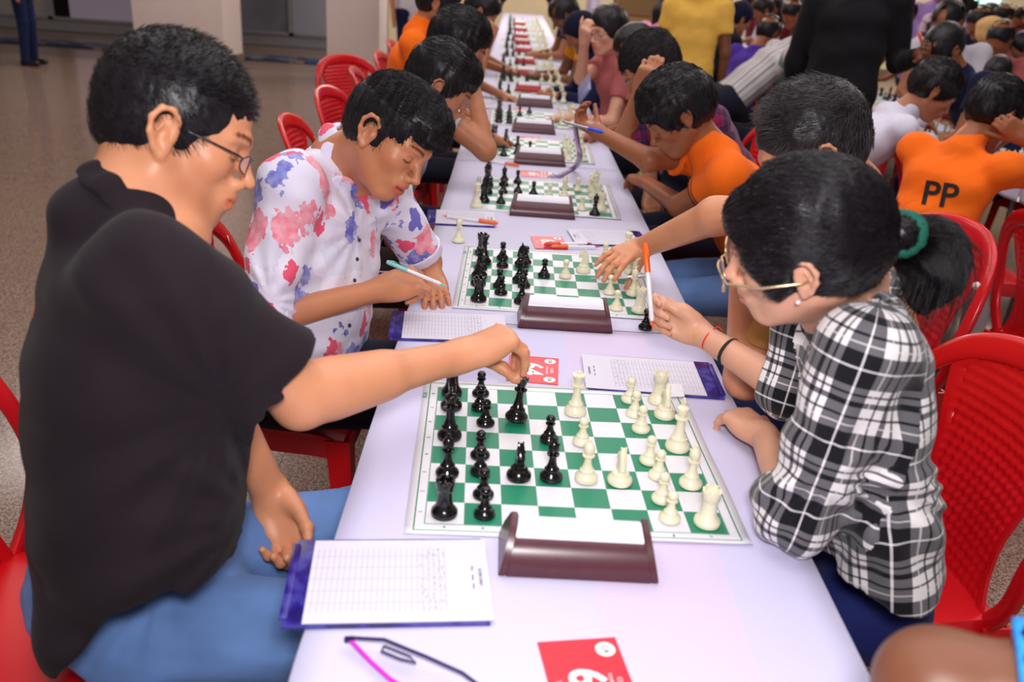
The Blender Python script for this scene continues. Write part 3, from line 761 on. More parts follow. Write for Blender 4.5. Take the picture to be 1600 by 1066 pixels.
def chair_meshes():
    M = {}
    # hoop: flat band following the outline
    pts = catmull([Vector((backx(y, z), y, z)) for y, z in HOOP], 5)
    vs, fs = [], []; n = 10
    for j, p in enumerate(pts):
        t = (pts[min(j + 1, len(pts) - 1)] - pts[max(j - 1, 0)]).normalized(); nx = Vector((1, 0, .24)).normalized(); nx = (nx - t * nx.dot(t)).normalized(); side = t.cross(nx)
        top = max(0, (p.z - .74) / .13)
        for i in range(n):
            a = 2 * PI * i / n; c, s_ = math.cos(a), math.sin(a)
            w = .0195 + .012 * top; h = .011
            vs.append(p + side * (w * math.copysign(abs(c) ** .6, c)) + nx * (h * math.copysign(abs(s_) ** .8, s_)))
    m = len(pts)
    fs = [(j * n + i, j * n + (i + 1) % n, (j + 1) * n + (i + 1) % n, (j + 1) * n + i) for j in range(m - 1) for i in range(n)] + [tuple(range(n - 1, -1, -1)), tuple((m - 1) * n + i for i in range(n))]
    M['back_hoop'] = (vs, fs, 60)
    # woven panel with a raised rim
    def hw(z):
        zs = [.425, .50, .58, .66, .74, .80, .845, .865]; ws = [.175, .150, .142, .152, .180, .195, .150, .06]
        return float(np.interp(z, zs, ws))
    nu, nv = 56, 76; vs, fs = [], []
    for side in (0, 1):
        for j in range(nv + 1):
            z = .43 + (.862 - .43) * j / nv; w = hw(z)
            for i in range(nu + 1):
                u = -1 + 2 * i / nu; y = u * w; x = backx(y, z)
                edge = max(abs(u), abs((z - .645) / .217) ** 3 if z > .645 else 0); rim = 1 if edge > .86 else 0
                g = .022; a, b = (y + z) / g, (y - z) / g
                hgt = .0030 * math.sin(PI * a) * (1 if int(math.floor(b)) % 2 else -1) * min(1, 4 * abs(math.sin(PI * b)))
                d = hgt if not rim else .0045
                vs.append((x + (d + .003 if side == 0 else -.003 + d * .6), y, z))
    k = (nu + 1) * (nv + 1)
    for j in range(nv):
        for i in range(nu):
            a = j * (nu + 1) + i; q = (a, a + 1, a + nu + 2, a + nu + 1); fs.append(q); fs.append(tuple(v + k for v in q[::-1]))
    for j in range(nv):
        for i in (0, nu): a = j * (nu + 1) + i; b = a + nu + 1; fs.append((a, b, b + k, a + k) if i == 0 else (b, a, a + k, b + k))
    for i in range(nu):
        for j in (0, nv): a = j * (nu + 1) + i; fs.append((a, a + k, a + 1 + k, a + 1) if j == 0 else (a + 1, a + 1 + k, a + k, a))
    M['woven_panel'] = (vs, fs, 50)
    # seat: dished top with a rolled front skirt
    n1, n2 = 16, 16; vs, fs = [], []
    def outline(u, v): # u -1..1 across, v 0 back .. 1 front
        w = .185 + .035 * v; return (-.20 + .42 * v, u * w)
    for side in (0, 1):
        for j in range(n2 + 1):
            for i in range(n1 + 1):
                u = -1 + 2 * i / n1; v = j / n2; x, y = outline(u, v)
                r = 1 - max(abs(u) ** 6, abs(2 * v - 1) ** 8) ; x = x * (1 - .02 * abs(u) ** 4)
                z = .438 - .012 * (1 - u * u) * (1 - (2 * v - 1) ** 2) - .014 * max(0, v - .85) / .15 - .006 * abs(u) ** 8
                vs.append((x, y, z if side == 0 else z - .006))
    k = (n1 + 1) * (n2 + 1)
    for j in range(n2):
        for i in range(n1):
            a = j * (n1 + 1) + i; q = (a, a + n1 + 1, a + n1 + 2, a + 1); fs.append(q[::-1]); fs.append(tuple(v + k for v in q))
    # skirt
    ring = [i for i in range(n1 + 1)] + [(j + 1) * (n1 + 1) - 1 for j in range(1, n2 + 1)] + [n2 * (n1 + 1) + i for i in range(n1 - 1, -1, -1)] + [j * (n1 + 1) for j in range(n2 - 1, 0, -1)]
    base = len(vs)
    for a in ring: x, y, z = vs[a]; vs.append((x * 1.03 + .0, y * 1.03, z - .018))
    b2 = len(vs)
    for a in ring: x, y, z = vs[a]; arch = 0.0; vs.append((x * 1.045, y * 1.045, z - .055))
    L = len(ring)
    for i in range(L):
        j = (i + 1) % L; fs.append((ring[i], ring[j], base + j, base + i)); fs.append((base + i, base + j, b2 + j, b2 + i))
    M['seat'] = (vs, fs, 50)
    for nm, sx, sy in (('a', 1, 1), ('b', 1, -1), ('c', -1, 1), ('d', -1, -1)):
        x0, y0 = (.205, .20 * sy) if sx > 0 else (-.185, .178 * sy); x1, y1 = (.235, .235 * sy) if sx > 0 else (-.285, .225 * sy)
        bm = bmesh.new(); rings = []
        for k2, t in enumerate((0, .5, 1.0)):
            w = .030 - .012 * t; cx, cy, cz = x0 + (x1 - x0) * t, y0 + (y1 - y0) * t, .425 * (1 - t)
            # L section open to the inside
            prof = [(w, w), (-w, w), (-w, w - .006), (w - .006, w - .006), (w - .006, -w), (w, -w)]
            rings.append([bm.verts.new((cx + a * sx, cy + b * sy, cz)) for a, b in prof])
        for a, b in zip(rings, rings[1:]):
            for i in range(6): bm.faces.new((a[i], a[(i + 1) % 6], b[(i + 1) % 6], b[i]))
        bm.faces.new(rings[0]); bm.faces.new(rings[-1][::-1]); bmesh.ops.recalc_face_normals(bm, faces=bm.faces)
        me = bpy.data.meshes.new('leg'); bm.to_mesh(me); bm.free(); me.materials.append(M_red); M['leg' + nm] = me
    return M
CM = chair_meshes()
def chair_proto():
    t = empty('plastic_chair')
    for nm in ('back_hoop', 'woven_panel', 'seat'):
        v, f, a = CM[nm]; mesh(nm, v, f, M_red, t, True, a)
    for k in 'abcd': link('leg', CM['leg' + k], t)
    v, f = lathe_data([(0, 0), (.022, 0), (.022, .0012), (0, .0012)], 18)
    o = mesh('sticker', v, f, M_stick, t); o.location = (backx(.235, .765) + .0135, .226, .772); o.rotation_euler = (0, math.radians(76), .35); o.scale = (.55, .55, 1)
    return t
CH0 = None
def chair(x, y, face, label, group='red plastic chairs', z=0):
    """face: heading of the sitter in degrees, 0 = +x"""
    global CH0
    if CH0 is None: CH0 = chair_proto(); c = CH0
    else: c = copy_tree(CH0)
    c.location = (x, y, z); c.rotation_euler = (0, 0, math.radians(face)); tag(c, label, 'chair', group); return c
chair(-.845, .10, 0, 'red plastic chair with woven back under the man in black polo')
c = chair(-.70, 1.02, -2, 'red plastic chair under the boy in the floral shirt, with a round white sticker')
v, f = lathe_data([(0, 0), (.034, 0), (.034, .001), (0, .001)], 24)
o = mesh('sponsor_sticker', v, f, M_stick, c); o.rotation_euler = (0, math.radians(76), 0); o.scale = (1.25, .62, 1); o.location = (backx(-.262, .665) + .014, -.258, .668)
text_mesh('sticker_text', 'DECORATORS', .010, M_ink, o, (-.004, 0, .0012), (0, 0, -PI / 2)); text_mesh('sticker_text', '& EVENTS', .009, M_ink, o, (.006, 0, .0012), (0, 0, -PI / 2)); text_mesh('sticker_text', 'INDIA', .012, M_ink, o, (.018, 0, .0012), (0, 0, -PI / 2))
chair(-.76, 2.56, 4, 'red plastic chair, first empty one visible behind the floral-shirted boy')
chair(-.79, 3.42, -6, 'red plastic chair, second along the left side of the table row')
chair(-1.06, 4.85, -40, 'red plastic chair turned towards the camera beside the left pillar')
chair(-.80, 4.38, 5, 'red plastic chair beside the one that is turned, left of the row')
chair(-.80, 5.38, -4, 'red plastic chair leaning behind the orange-shirted player on the left')
chair(-.86, 6.45, 0, 'red plastic chair farthest back in front of the left pillar')
chair(.64, .42, 186, 'red plastic chair with woven back under the girl in plaid shirt')
chair(.98, 1.46, 190, 'red plastic chair with chipped white label behind the ponytail')
chair(.80, 2.35, 180, 'red plastic chair under the boy in the orange polo')
chair(.88, 3.28, 178, 'red plastic chair behind the man in navy and red checks')
chair(.80, 4.75, 180, 'red plastic chair under the boy in pink shirt')
chair(1.90, 2.62, 0, 'red plastic chair under the boy in the orange shirt marked PP')
chair(1.98, 3.55, 4, 'red plastic chair directly behind the boy in white sweatshirt')
chair(1.88, 4.35, 0, 'red plastic chair under the boy in dark green shirt')
chair(1.93, 6.2, 0, 'red plastic chair behind the man in striped white shirt')
chair(1.96, 7.05, 2, 'red plastic chair left of the striped-shirt man')
chair(1.93, 7.85, -3, 'red plastic chair beside the boy in the yellow T-shirt')
chair(3.15, 4.1, 200, 'red plastic chair under the girl looking at the camera')
chair(3.3, 6.4, 180, 'dark red plastic chair behind the white shawl on the right')
chair(3.9, 8.2, 160, 'red plastic chair in the far right group')
chair(1.9, 1.75, 20, 'red plastic chair of which only a leg shows at the right edge')
# ------------------------------------------------------------------ implicit-surface modelling: smooth unions of tapered shapes, meshed as one closed skin
A = lambda v: np.array(v, dtype=np.float64)
def unit(v):
    v = A(v); return v / (np.linalg.norm(v) + 1e-12)
class Fld:
    def __init__(s): s.ops = []
    def add(s, fn, c, r, k=.01, mode='u'):
        s.ops.append((fn, A(c), float(r), k, mode)); return s
    # tapered capsule
    def cone(s, a, b, ra, rb, k=.01, mode='u'):
        a, b = A(a), A(b); ba = b - a; L2 = ba @ ba + 1e-12
        def fn(P):
            pa = P - a; t = np.clip((pa @ ba) / L2, 0, 1)
            return np.linalg.norm(pa - t[..., None] * ba, axis=-1) - (ra + (rb - ra) * t)
        return s.add(fn, (a + b) / 2, math.sqrt(L2) / 2 + max(ra, rb), k, mode)
    def path(s, pts, rs, k=.01, mode='u'):
        for i in range(len(pts) - 1): s.cone(pts[i], pts[i + 1], rs[i], rs[i + 1], k, mode)
        return s
    def ell(s, c, r, R=None, k=.01, mode='u'):
        c, r = A(c), A(r); R = np.eye(3) if R is None else A(R)
        def fn(P):
            q = (P - c) @ R
            k0 = np.linalg.norm(q / r, axis=-1); k1 = np.linalg.norm(q / (r * r), axis=-1) + 1e-9
            return k0 * (k0 - 1) / k1
        return s.add(fn, c, r.max(), k, mode)
    def seg(s, p0, p1, a0, b0, a1, b1, lat, k=.02, mode='u', cap=None):
        """elliptic tapered trunk piece; a = half width along lat, b = half depth"""
        p0, p1 = A(p0), A(p1); ax = p1 - p0; L = np.linalg.norm(ax); ax = ax / L
        lat = A(lat); lat = unit(lat - ax * (lat @ ax)); dp = np.cross(ax, lat)
        def fn(P):
            q = P - p0; z = q @ ax; t = np.clip(z / L, 0, 1); ez = z - t * L
            a = a0 + (a1 - a0) * t; b = b0 + (b1 - b0) * t; c = np.minimum(a, b) * (.9 if cap is None else cap)
            x, y = q @ lat, q @ dp
            k0 = np.sqrt((x / a) ** 2 + (y / b) ** 2 + (ez / c) ** 2)
            k1 = np.sqrt((x / a / a) ** 2 + (y / b / b) ** 2 + (ez / c / c) ** 2) + 1e-6
            return np.where(k0 < .2, -np.minimum(a, b) * (1 - k0), k0 * (k0 - 1) / k1)
        return s.add(fn, (p0 + p1) / 2, L / 2 + max(a0, a1, b0, b1), k, mode)
    def clip(s, p, n):
        p, n = A(p), unit(n); return s.add(lambda P: (P - p) @ n, (0, 0, 0), 1e3, 0, 'i')
    def disp(s, f): return s.add(f, (0, 0, 0), 1e3, 0, 'd')
    def grp(s, g, k=.01, mode='u'):
        bs = [(o[1], o[2]) for o in g.ops if o[4] == 'u']
        c = sum(b[0] for b in bs) / len(bs); r = max(np.linalg.norm(b[0] - c) + b[1] for b in bs)
        return s.add(g.ev, c, r, k, mode)
    def ev(s, P):
        """P: (..., 3) -> distance, culling each shape by block when P is (blocks, n, 3)"""
        D = np.full(P.shape[:-1], .5)
        blocks = P.ndim == 3
        if blocks:
            bc = (P[:, 0] + P[:, -1]) / 2; br = np.linalg.norm(P[:, 0] - P[:, -1], axis=-1) / 2
        for fn, c, r, k, mode in s.ops:
            if mode == 'i': D = np.maximum(D, fn(P)); continue
            if mode == 'd': D = D + fn(P); continue
            if blocks:
                m = np.nonzero(np.linalg.norm(bc - c, axis=-1) < r + br + k + .03)[0]
                if not len(m): continue
                d = fn(P[m]); a = D[m]
            else: d = fn(P); a = D; m = slice(None)
            if mode == 'u':
                if k > 0: h = np.maximum(k - np.abs(a - d), 0) / k; v = np.minimum(a, d) - h * h * k * .25
                else: v = np.minimum(a, d)
            elif mode == 's':
                d = -d
                if k > 0: h = np.maximum(k - np.abs(a - d), 0) / k; v = np.maximum(a, d) + h * h * k * .25
                else: v = np.maximum(a, d)
            D[m] = v
        return D
    def bounds(s):
        bs = [(o[1], o[2]) for o in s.ops if o[4] == 'u']
        return np.min([c - r for c, r in bs], 0), np.max([c + r for c, r in bs], 0)
def surface(f, h):
    """surface nets over sparse 8^3 blocks -> verts, quads"""
    lo, hi = f.bounds(); lo = lo - 3 * h; hi = hi + 3 * h
    B = 8; nb = np.ceil((hi - lo) / (B * h)).astype(int)
    ci = np.stack(np.meshgrid(*[np.arange(n) for n in nb], indexing='ij'), -1).reshape(-1, 3)
    cc = lo + (ci + .5) * B * h
    half = B * h * .87
    # coarse cull
    d = []
    for i in range(0, len(cc), 20000): d.append(f.ev(cc[i:i + 20000][:, None, :]).reshape(-1))
    d = np.concatenate(d); keep = np.abs(d) < half * 1.25 + .012
    ci = ci[keep]
    if not len(ci): return np.zeros((0, 3)), np.zeros((0, 4), int)
    g = np.arange(B + 1); off = np.stack(np.meshgrid(g, g, g, indexing='ij'), -1).reshape(-1, 3)
    N = nb * B + 1; vol = np.full(tuple(N), 1.0, dtype=np.float32)
    for i in range(0, len(ci), 400):
        idx = ci[i:i + 400, None, :] * B + off[None]
        v = f.ev(lo + idx * h); vol[idx[..., 0], idx[..., 1], idx[..., 2]] = v
    # only consider cells in kept blocks
    ins = vol < 0
    E = []
    for ax in range(3):
        sl0 = [slice(1, -1)] * 3; sl1 = [slice(1, -1)] * 3; sl0[ax] = slice(0, -1); sl1[ax] = slice(1, None)
        a = ins[tuple(sl0)]; b = ins[tuple(sl1)]
        w = np.argwhere(a != b); 
        o = np.ones(3, int); o[ax] = 0; w = w + o
        w2 = w.copy(); w2[:, ax] += 1
        fa = vol[w[:, 0], w[:, 1], w[:, 2]].astype(np.float64); fb = vol[w2[:, 0], w2[:, 1], w2[:, 2]].astype(np.float64)
        bad = (np.maximum(np.abs(fa), np.abs(fb)) > .9)
        w, fa, fb = w[~bad], fa[~bad], fb[~bad]
        t = fa / (fa - fb); p = w.astype(np.float64); p[:, ax] += t
        E.append((ax, w, p, fa < 0))
    S = np.array([N[1] * N[2], N[2], 1], dtype=np.int64)
    cells, pos = [], []
    quads = []
    for ax, w, p, s in E:
        u, v = (ax + 1) % 3, (ax + 2) % 3; q = []
        for du, dv in ((0, 0), (-1, 0), (-1, -1), (0, -1)):
            c = w.copy(); c[:, u] += du; c[:, v] += dv; k = c @ S; q.append(k); cells.append(k); pos.append(p)
        q = np.stack(q, 1); q[~s] = q[~s][:, ::-1]; quads.append(q)
    cells = np.concatenate(cells); pos = np.concatenate(pos); quads = np.concatenate(quads)
    uq, inv = np.unique(cells, return_inverse=True); cnt = np.bincount(inv)
    V = np.stack([np.bincount(inv, weights=pos[:, i]) / cnt for i in range(3)], 1)
    Q = np.searchsorted(uq, quads)
    return lo + V * h, Q
def np_mesh(name, V, Q, mat, parent=None, tint=None, uv=None):
    me = bpy.data.meshes.new(name); nq = len(Q); m = Q.shape[1] if nq else 4
    me.vertices.add(len(V)); me.vertices.foreach_set('co', V.astype(np.float32).ravel())
    me.loops.add(nq * m); me.loops.foreach_set('vertex_index', Q.astype(np.int32).ravel())
    me.polygons.add(nq); me.polygons.foreach_set('loop_start', np.arange(0, nq * m, m, dtype=np.int32))
    me.polygons.foreach_set('use_smooth', np.ones(nq, dtype=bool))
    if tint is not None:
        a = me.color_attributes.new('tint', 'FLOAT_COLOR', 'POINT'); a.data.foreach_set('color', np.concatenate([tint, np.ones((len(V), 1))], 1).astype(np.float32).ravel())
    if uv is not None:
        l = me.uv_layers.new(name='cloth'); l.data.foreach_set('uv', uv.astype(np.float32).ravel())
    me.update(calc_edges=True)
    return link(name, me, parent, mat)
def relax(V, Q, it=1, f=.5):
    for _ in range(it):
        n = len(V); e = np.concatenate([Q[:, [0, 1]], Q[:, [1, 2]], Q[:, [2, 3]], Q[:, [3, 0]]])
        S = np.stack([np.bincount(e[:, 0], weights=V[e[:, 1], i], minlength=n) + np.bincount(e[:, 1], weights=V[e[:, 0], i], minlength=n) for i in range(3)], 1)
        c = np.bincount(e[:, 0], minlength=n) + np.bincount(e[:, 1], minlength=n)
        V = V * (1 - f) + f * S / np.maximum(c, 1)[:, None]
    return V
def wrinkle(seed, amp, freq, aniso=(1, 1, 1), R=None):
    rs = np.random.RandomState(seed); Ds = rs.normal(size=(5, 3)); Ds /= np.linalg.norm(Ds, axis=1)[:, None]; ph = rs.uniform(0, 6, 10)
    R = np.eye(3) if R is None else A(R); an = A(aniso)
    def f(P):
        q = (P @ R) * an * freq
        w1 = np.sin(q @ Ds[0] * 1.3 + ph[0]) + np.sin(q @ Ds[1] * 2.1 + ph[1])
        a = np.sin(q @ Ds[2] + 1.6 * w1 + ph[2]); b = np.sin(q @ Ds[3] * 1.7 + 1.2 * w1 + ph[3])
        return -amp * (.6 * a * np.abs(a) + .4 * b)
    return f

def pull(c, nrm, amp, n, r0, r1, ph=0.0, skew=0.0):
    """folds radiating from a gathered point (an armpit, an elbow)"""
    c, nrm = A(c), unit(nrm); a = unit(np.cross(nrm, (.3, .2, 1))); b = np.cross(nrm, a)
    def f(P):
        q = P - c; x, y = q @ a, q @ b; r = np.sqrt(x * x + y * y) + 1e-6; th = np.arctan2(y, x)
        w = np.clip((r - r0 * .3) / r0, 0, 1) * np.clip((r1 - r) / (r1 * .5), 0, 1) * np.clip(1.6 - np.abs(q @ nrm) / (r1 * .45), 0, 1)
        s_ = np.sin(th * n + ph + skew * r + 1.5 * np.sin(th * 3 + ph)); return -amp * w * s_ * np.abs(s_) ** .3
    return f
# ------------------------------------------------------------------ skin, hair and cloth materials
def skin_mat(name, rgb, rough=.42, sheen=0):
    if name in MATS: return MATS[name]
    t = NT(name); v = t.coord('Object'); c = lin(rgb)
    n = t.noise(v, 18, 3); base = t.ramp(n, [(.3, tuple(x * .93 for x in c)), (.7, tuple(x * 1.05 for x in c))])
    a = t.t.nodes.new('ShaderNodeVertexColor'); a.layer_name = 'tint'
    t.col(t.mix(1.0, base, a.outputs['Color'], 'MULTIPLY'))
    t.set(Roughness=rough); t.b.inputs['Specular IOR Level'].default_value = .38
    t.b.inputs['Subsurface Weight'].default_value = .08; t.b.inputs['Subsurface Radius'].default_value = (.01, .004, .002)
    t.b.inputs['Subsurface Scale'].default_value = .6
    t.bump(t.noise(v, 900, 2), .12, .0006); MATS[name] = t.m; return t.m
def hair_mat(name, rgb, rough=.38, spec=.5):
    if name in MATS: return MATS[name]
    t = NT(name); v = t.coord('Object'); c = lin(rgb); n = t.noise(v, 70, 3)
    t.col(t.ramp(n, [(.3, tuple(x * .6 for x in c)), (.7, tuple(x * 1.5 for x in c))])); t.set(Roughness=rough)
    t.b.inputs['Specular IOR Level'].default_value = spec * .7
    t.bump(t.noise(v, 260, 3), .35, .0015); MATS[name] = t.m; return t.m
def cloth(name, rgb, rough=.85, weave=.25, scale=700, amt=.06):
    if name in MATS: return MATS[name]
    t = NT(name); v = t.coord('Object'); c = lin(rgb); n = t.noise(v, 9, 3)
    t.col(t.ramp(n, [(.3, tuple(x * (1 - amt) for x in c)), (.7, tuple(min(1, x * (1 + amt)) for x in c))]))
    t.set(Roughness=rough); t.b.inputs['Specular IOR Level'].default_value = .2; t.b.inputs['Sheen Weight'].default_value = .04
    t.bump(t.noise(v, scale, 2), weave, .0012); MATS[name] = t.m; return t.m

# ------------------------------------------------------------------ anatomy
def frame(fwd, up=(0, 0, 1), roll=0.0):
    f = unit(fwd); u = A(up) - f * (A(up) @ f); u = unit(u); l = np.cross(u, f)
    if roll: c, s_ = math.cos(roll), math.sin(roll); u, l = u * c + l * s_, l * c - u * s_
    return np.stack([f, l, u], 1)     # columns forward, left, up
def head_sdf(F_, H, R, s=1.0, o=None, detail=True):
    """H centre between the ears, R frame; o holds per-face options"""
    o = o or {}; T = lambda x, y, z: H + R @ (A((x, y, z)) * s)
    w = o.get('w', 1.0); jw = o.get('jaw', 1.0)
    F_.ell(T(-.012, 0, .033), A((.098, .074 * w, .086)) * s, R, .0)
    F_.ell(T(.036, 0, .040), A((.052, .062 * w, .052)) * s, R, .02 * s)
    F_.ell(T(.030, 0, -.030), A((.056, .057 * w, .078)) * s, R, .03 * s)
    for q in (-1, 1):
        F_.cone(T(-.004, q * .050 * w * jw, -.050), T(.058, q * .016, -.100), .021 * s, .017 * s, .025 * s)
        F_.ell(T(.056, q * .039 * w, -.022), A((.023, .021, .021)) * s, R, .022 * s)
    F_.ell(T(.072, 0, -.099), A((.017, .021, .016)) * s, R, .016 * s)
    F_.cone(T(-.030, 0, -.030), T(.020, 0, -.085), .050 * s, .030 * s, .02 * s)
    if not detail:
        F_.cone(T(.086, 0, .006), T(.108, 0, -.032), .008 * s, .011 * s, .012 * s)
    else:
        F_.path([T(.070, -.044, .018), T(.087, -.018, .021), T(.088, 0, .017), T(.087, .018, .021), T(.070, .044, .018)], [.008 * s] * 5, .014 * s)
        for q in (-1, 1):
            F_.ell(T(.104, q * .033, .000), A((.024, .019, .012)) * s, R, .012 * s, 's')
            F_.ell(T(.0755, q * .031, -.001), A((.0125, .0150, .0115)) * s, R, .005 * s)
        F_.path([T(.083, 0, .014), T(.096, 0, -.010), T(.112, 0, -.034)], [.0062 * s, .0072 * s, .0098 * s], .012 * s)
        for q in (-1, 1):
            F_.ell(T(.099, q * .0125, -.040), A((.011, .0068, .0072)) * s, R, .006 * s)
        F_.ell(T(.080, 0, -.064), A((.021, .027, .026)) * s, R, .018 * s)
        op = o.get('mouth', 0.0)
        F_.path([T(.086, -.023, -.0655), T(.097, -.009, -.0605), T(.0985, 0, -.0620), T(.097, .009, -.0605), T(.086, .023, -.0655)], [.0028 * s, .0050 * s, .0050 * s, .0050 * s, .0028 * s], .005 * s)
        F_.path([T(.086, -.020, -.0690 - op), T(.0955, -.008, -.0730 - op), T(.0955, .008, -.0730 - op), T(.086, .020, -.0690 - op)], [.0030 * s, .0062 * s, .0062 * s, .0030 * s], .005 * s)
        F_.path([T(.0935, -.020, -.0680), T(.1035, 0, -.0675 - op / 2), T(.0935, .020, -.0680)], [.0008 * s, .0014 * s + op * .35, .0008 * s], .0025 * s, 's')
        for q in (-1, 1):
            F_.ell(T(.1035, q * .0065, -.0455), A((.0040, .0030, .0030)) * s, R, .003 * s, 's')
    # ears: rim, lobe, hollow
    es = o.get('ear', 1.0)
    for q in (-1, 1):
        e = lambda x, y, z: T(-.006 + x * es, q * (.071 * w + y * es), -.006 + z * es)
        F_.ell(e(0, .003, 0), A((.016, .006, .026)) * s * es, R, .008 * s)
        rim = [e(.010, .002, .006), e(.012, .007, .020), e(.003, .012, .030), e(-.010, .016, .028), e(-.018, .017, .014), e(-.016, .014, -.004), e(-.007, .009, -.020), e(.003, .004, -.028), e(.008, .002, -.020)]
        if detail:
            F_.path(rim, [x * s * es for x in (.0030, .0036, .0038, .0040, .0040, .0040, .0042, .0055, .0035)], .004 * s)
            F_.ell(e(-.001, .0125, -.001), A((.0085, .0075, .0130)) * s * es, R, .004 * s, 's')
            F_.ell(e(.009, .007, -.004), A((.0035, .004, .0055)) * s * es, R, .003 * s)
            F_.cone(e(-.004, .010, .010), e(-.010, .011, -.006), .0022 * s, .0024 * s, .004 * s)
        else: F_.path(rim[1:8:2], [.005 * s] * 4, .006 * s)
    return T
def head_tints(T, s=1.0, o=None):
    o = o or {}; lip = o.get('lip', (.98, .60, .58)); out = []
    H0 = T(0, 0, 0); Rm = np.stack([T(1, 0, 0) - H0, T(0, 1, 0) - H0, T(0, 0, 1) - H0], 1) / s
    def zone(fn):
        def g(V):
            w = np.zeros(len(V)); m = np.nonzero(np.linalg.norm(V - H0, axis=1) < .17 * s)[0]
            if len(m): q = ((V[m] - H0) @ Rm) / s; w[m] = np.clip(fn(q[:, 0], np.abs(q[:, 1]), q[:, 2]), 0, 1)
            return w
        return g
    br = o.get('brow', (.20, .14, .13))
    def fbrow(x, y, z):
        zb = .0185 + .0075 * np.sin(np.clip((y - .012) / .040, 0, 1) * 2.4); th = .0042 * (1 - .55 * np.clip((y - .020) / .032, 0, 1))
        return np.clip((1.25 - np.abs(z - zb) / th) * 2, 0, 1) * (x > .05) * np.clip((y - .012) / .004, 0, 1) * np.clip((.052 - y) / .006, 0, 1)
    def flash_(x, y, z):
        zb = -.0075 - .0030 * np.cos((y - .032) / .013 * 1.4); return np.clip((1.3 - np.abs(z - zb) / .0019) * 1.6, 0, 1) * (x > .06) * (y > .0195) * (y < .0455)
    def fcrease(x, y, z):
        zb = .0055 - .0045 * ((y - .032) / .013) ** 2; return .55 * np.clip((1.3 - np.abs(z - zb) / .0012) * 1.6, 0, 1) * (x > .06) * (y > .021) * (y < .044)
    def flip(x, y, z):
        e = (y / .0245) ** 2 + ((z + .0678 + o.get('mouth', 0) / 2) / (.0115 + o.get('mouth', 0))) ** 2; return np.clip((1.15 - e) * 3, 0, 1) * (x > .082)
    def fslit(x, y, z): return np.clip((1.3 - np.abs(z + .0672 + o.get('mouth', 0) / 2 - .0012 * (y / .02) ** 2) / (.0012 + o.get('mouth', 0) * .5)) * 1.6, 0, 1) * (x > .075) * (y < .0225)
    out = [(zone(fbrow), br), (zone(flash_), (.12, .09, .08)), (zone(fcrease), (.55, .42, .38)), (zone(flip), lip), (zone(fslit), (.35, .16, .15))]
    for q in (-1, 1):
        out.append((T(.098, q * .006, -.048), .004 * s, (.3, .18, .15), .5))
        out.append((T(.060, q * .052, -.030), .030 * s, (1.0, .93, .90), 1.0))
    sh = o.get('stubble')
    if sh:
        for x, y, z, r in ((.060, .040, -.080, .034), (.075, 0, -.098, .030), (.030, .055, -.070, .034), (.098, .010, -.054, .010), (.01, .062, -.045, .02)):
            for q in (-1, 1): out.append((T(x, q * y, z), r * s, sh, 1.0))
    return out
def apply_tints(V, tints):
    C = np.ones((len(V), 3))
    for tt in tints:
        if len(tt) == 2:
            w, col_ = tt[0](V)[:, None], tt[1]; C = C * (1 - w) + np.minimum(C, A(col_)) * w; continue
        c, r, col_, soft = tt
        m = np.nonzero(np.abs(V - c).max(1) < r * 1.3)[0]
        if not len(m): continue
        d = np.linalg.norm(V[m] - c, axis=1) / r
        w = np.clip((1.15 - d) / max(soft, .05), 0, 1); w = (w * w * (3 - 2 * w))[:, None]
        C[m] = C[m] * (1 - w) + np.minimum(C[m], A(col_)) * w
    return C
FINGER = {'i': (.026, .043, .026, .021, .0086), 'm': (.009, .047, .030, .022, .0088), 'r': (-.009, .043, .028, .021, .0084), 'p': (-.026, .034, .021, .018, .0074)}
